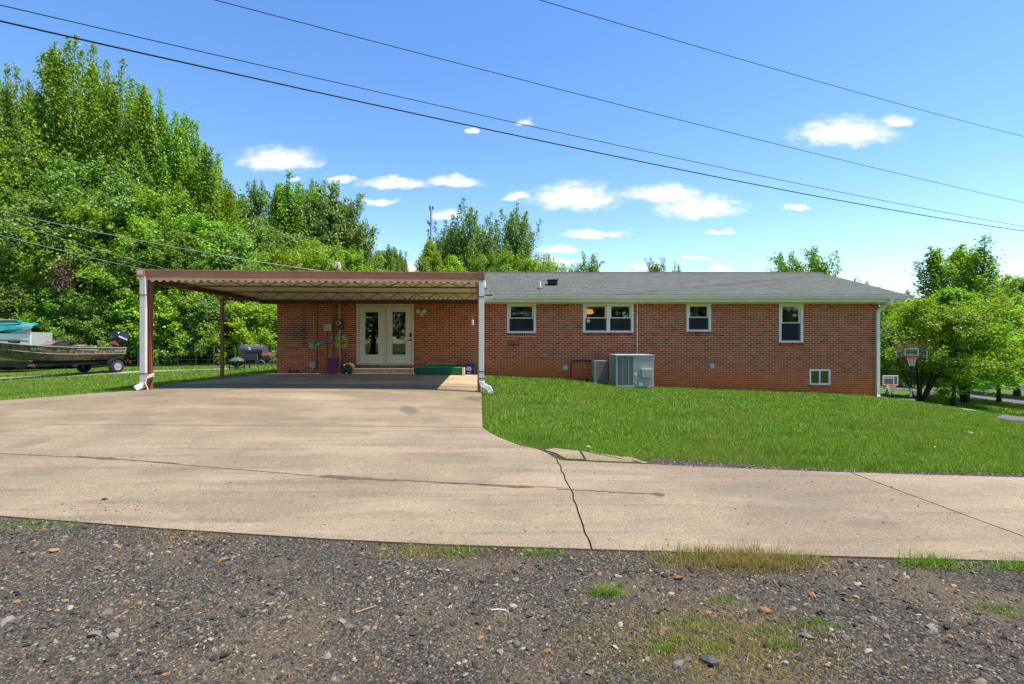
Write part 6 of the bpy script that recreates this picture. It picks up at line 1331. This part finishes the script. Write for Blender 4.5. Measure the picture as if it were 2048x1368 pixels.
# weeds at the front edge of the concrete and in the gravel
def tuft(pxs, n, h, w, spread, mat, label, grp=None, lean=1.0, name='weed_tuft', ey=.35):
    rg = np.random.default_rng(int(pxs[0]*7+pxs[1])); cx, cy = hit(*pxs); r = spread/F*cy
    q = rg.normal(0, 1, (n, 2))*np.array([r*.5, r*.5*ey]); x, y = cx+q[:, 0], cy+q[:, 1]; z0 = gz(cx, cy)
    V, Fq = blades(x, y, rg.uniform(h*.4, h, n), np.full(n, w)*rg.uniform(.6, 1.3, n), rg, G(x, y)+(.03 if name != 'dry_grass_strip' else .03), lean); V = V-np.array([cx, cy, z0])
    o = link(name, np_mesh(name, V, Fq, mat), None); o.location = (cx, cy, z0); tag(o, label, 'weed', grp); o['kind'] = 'stuff'; return o
T1 = [((1450,1134),2200,.10,.006,150,M_dry,'long ragged tuft of dry grass at the concrete edge'),((1540,1136),1200,.075,.006,110,M_dry,'shorter dry grass running on from the ragged tuft'),((1603,1132),260,.06,.005,50,M_grass,'small green sprig beside the dry tuft at the concrete edge'),((1850,1140),420,.11,.005,60,M_grass,'tallest green grass tuft at the concrete edge'),((1915,1146),420,.04,.006,100,M_grass,'low green weeds trailing from the tallest tuft'),((2035,1148),300,.09,.005,50,M_grass,'green tuft at the far end of the concrete edge'),
      ((850,1113),700,.05,.006,110,M_dry,'flat olive weeds beside the brown dead weeds'),((905,1115),420,.05,.006,80,M_grass,'green weeds between flat olive and brown dead weeds'),((1078,1118),300,.05,.006,50,M_grass,'round green weed at the concrete edge near the cross joint'),((1185,1122),260,.03,.006,80,M_dry,'thin weeds at the lower end of the cross joint'),((95,1058),420,.05,.006,120,M_grass,'green weeds at the concrete edge on the boat side'),((345,1078),380,.04,.006,90,M_dry,'olive weeds below the concrete by an orange stone'),
      ((1214,1200),380,.07,.005,36,M_grass,'lone green weed standing in the open gravel'),((1446,1215),300,.03,.006,60,M_grass,'small green patch in the gravel above the large dry patch'),((2000,1232),300,.03,.006,60,M_grass,'small green patch in the gravel near the lot edge'),((1125,921),300,.05,.007,70,M_dry,'olive weeds growing in the broken joint')]
for a in T1: tuft(*a)
G10 = 'green sprouts in the dry grass patch'
for x, y, w in ((1370,1262,70),(1425,1270,80),(1350,1300,50),(1420,1310,60),(1540,1275,80),(1570,1310,50),(1330,1318,40),(1630,1262,70)): tuft((x, y), 330, .03, .006, w*.8, M_grass, 'green sprouts in the dry grass patch on the gravel', G10, .9, ey=.5)
pat = tuft((1420,1305), 11000, .03, .005, 300, M_dry, 'wide patch of dry trampled grass on the gravel', None, 1.4, 'dry_grass_patch', .55); tuft((1010,1112), 700, .03, .006, 130, pm('dead_weed', (.14,.06,.035), .95), 'brown dead weeds along the concrete edge', None, 1.2, 'dead_weeds')
tuft((1250,918), 1400, .025, .007, 240, M_dry, 'strip of dry straw-coloured grass above the broken paving', None, 1.0, 'dry_grass_strip', .12); tuft((200,792), 900, .03, .012, 220, M_dry, 'dry clippings along the concrete edge on the boat side', None, 1.0, 'dry_grass_strip', .10)
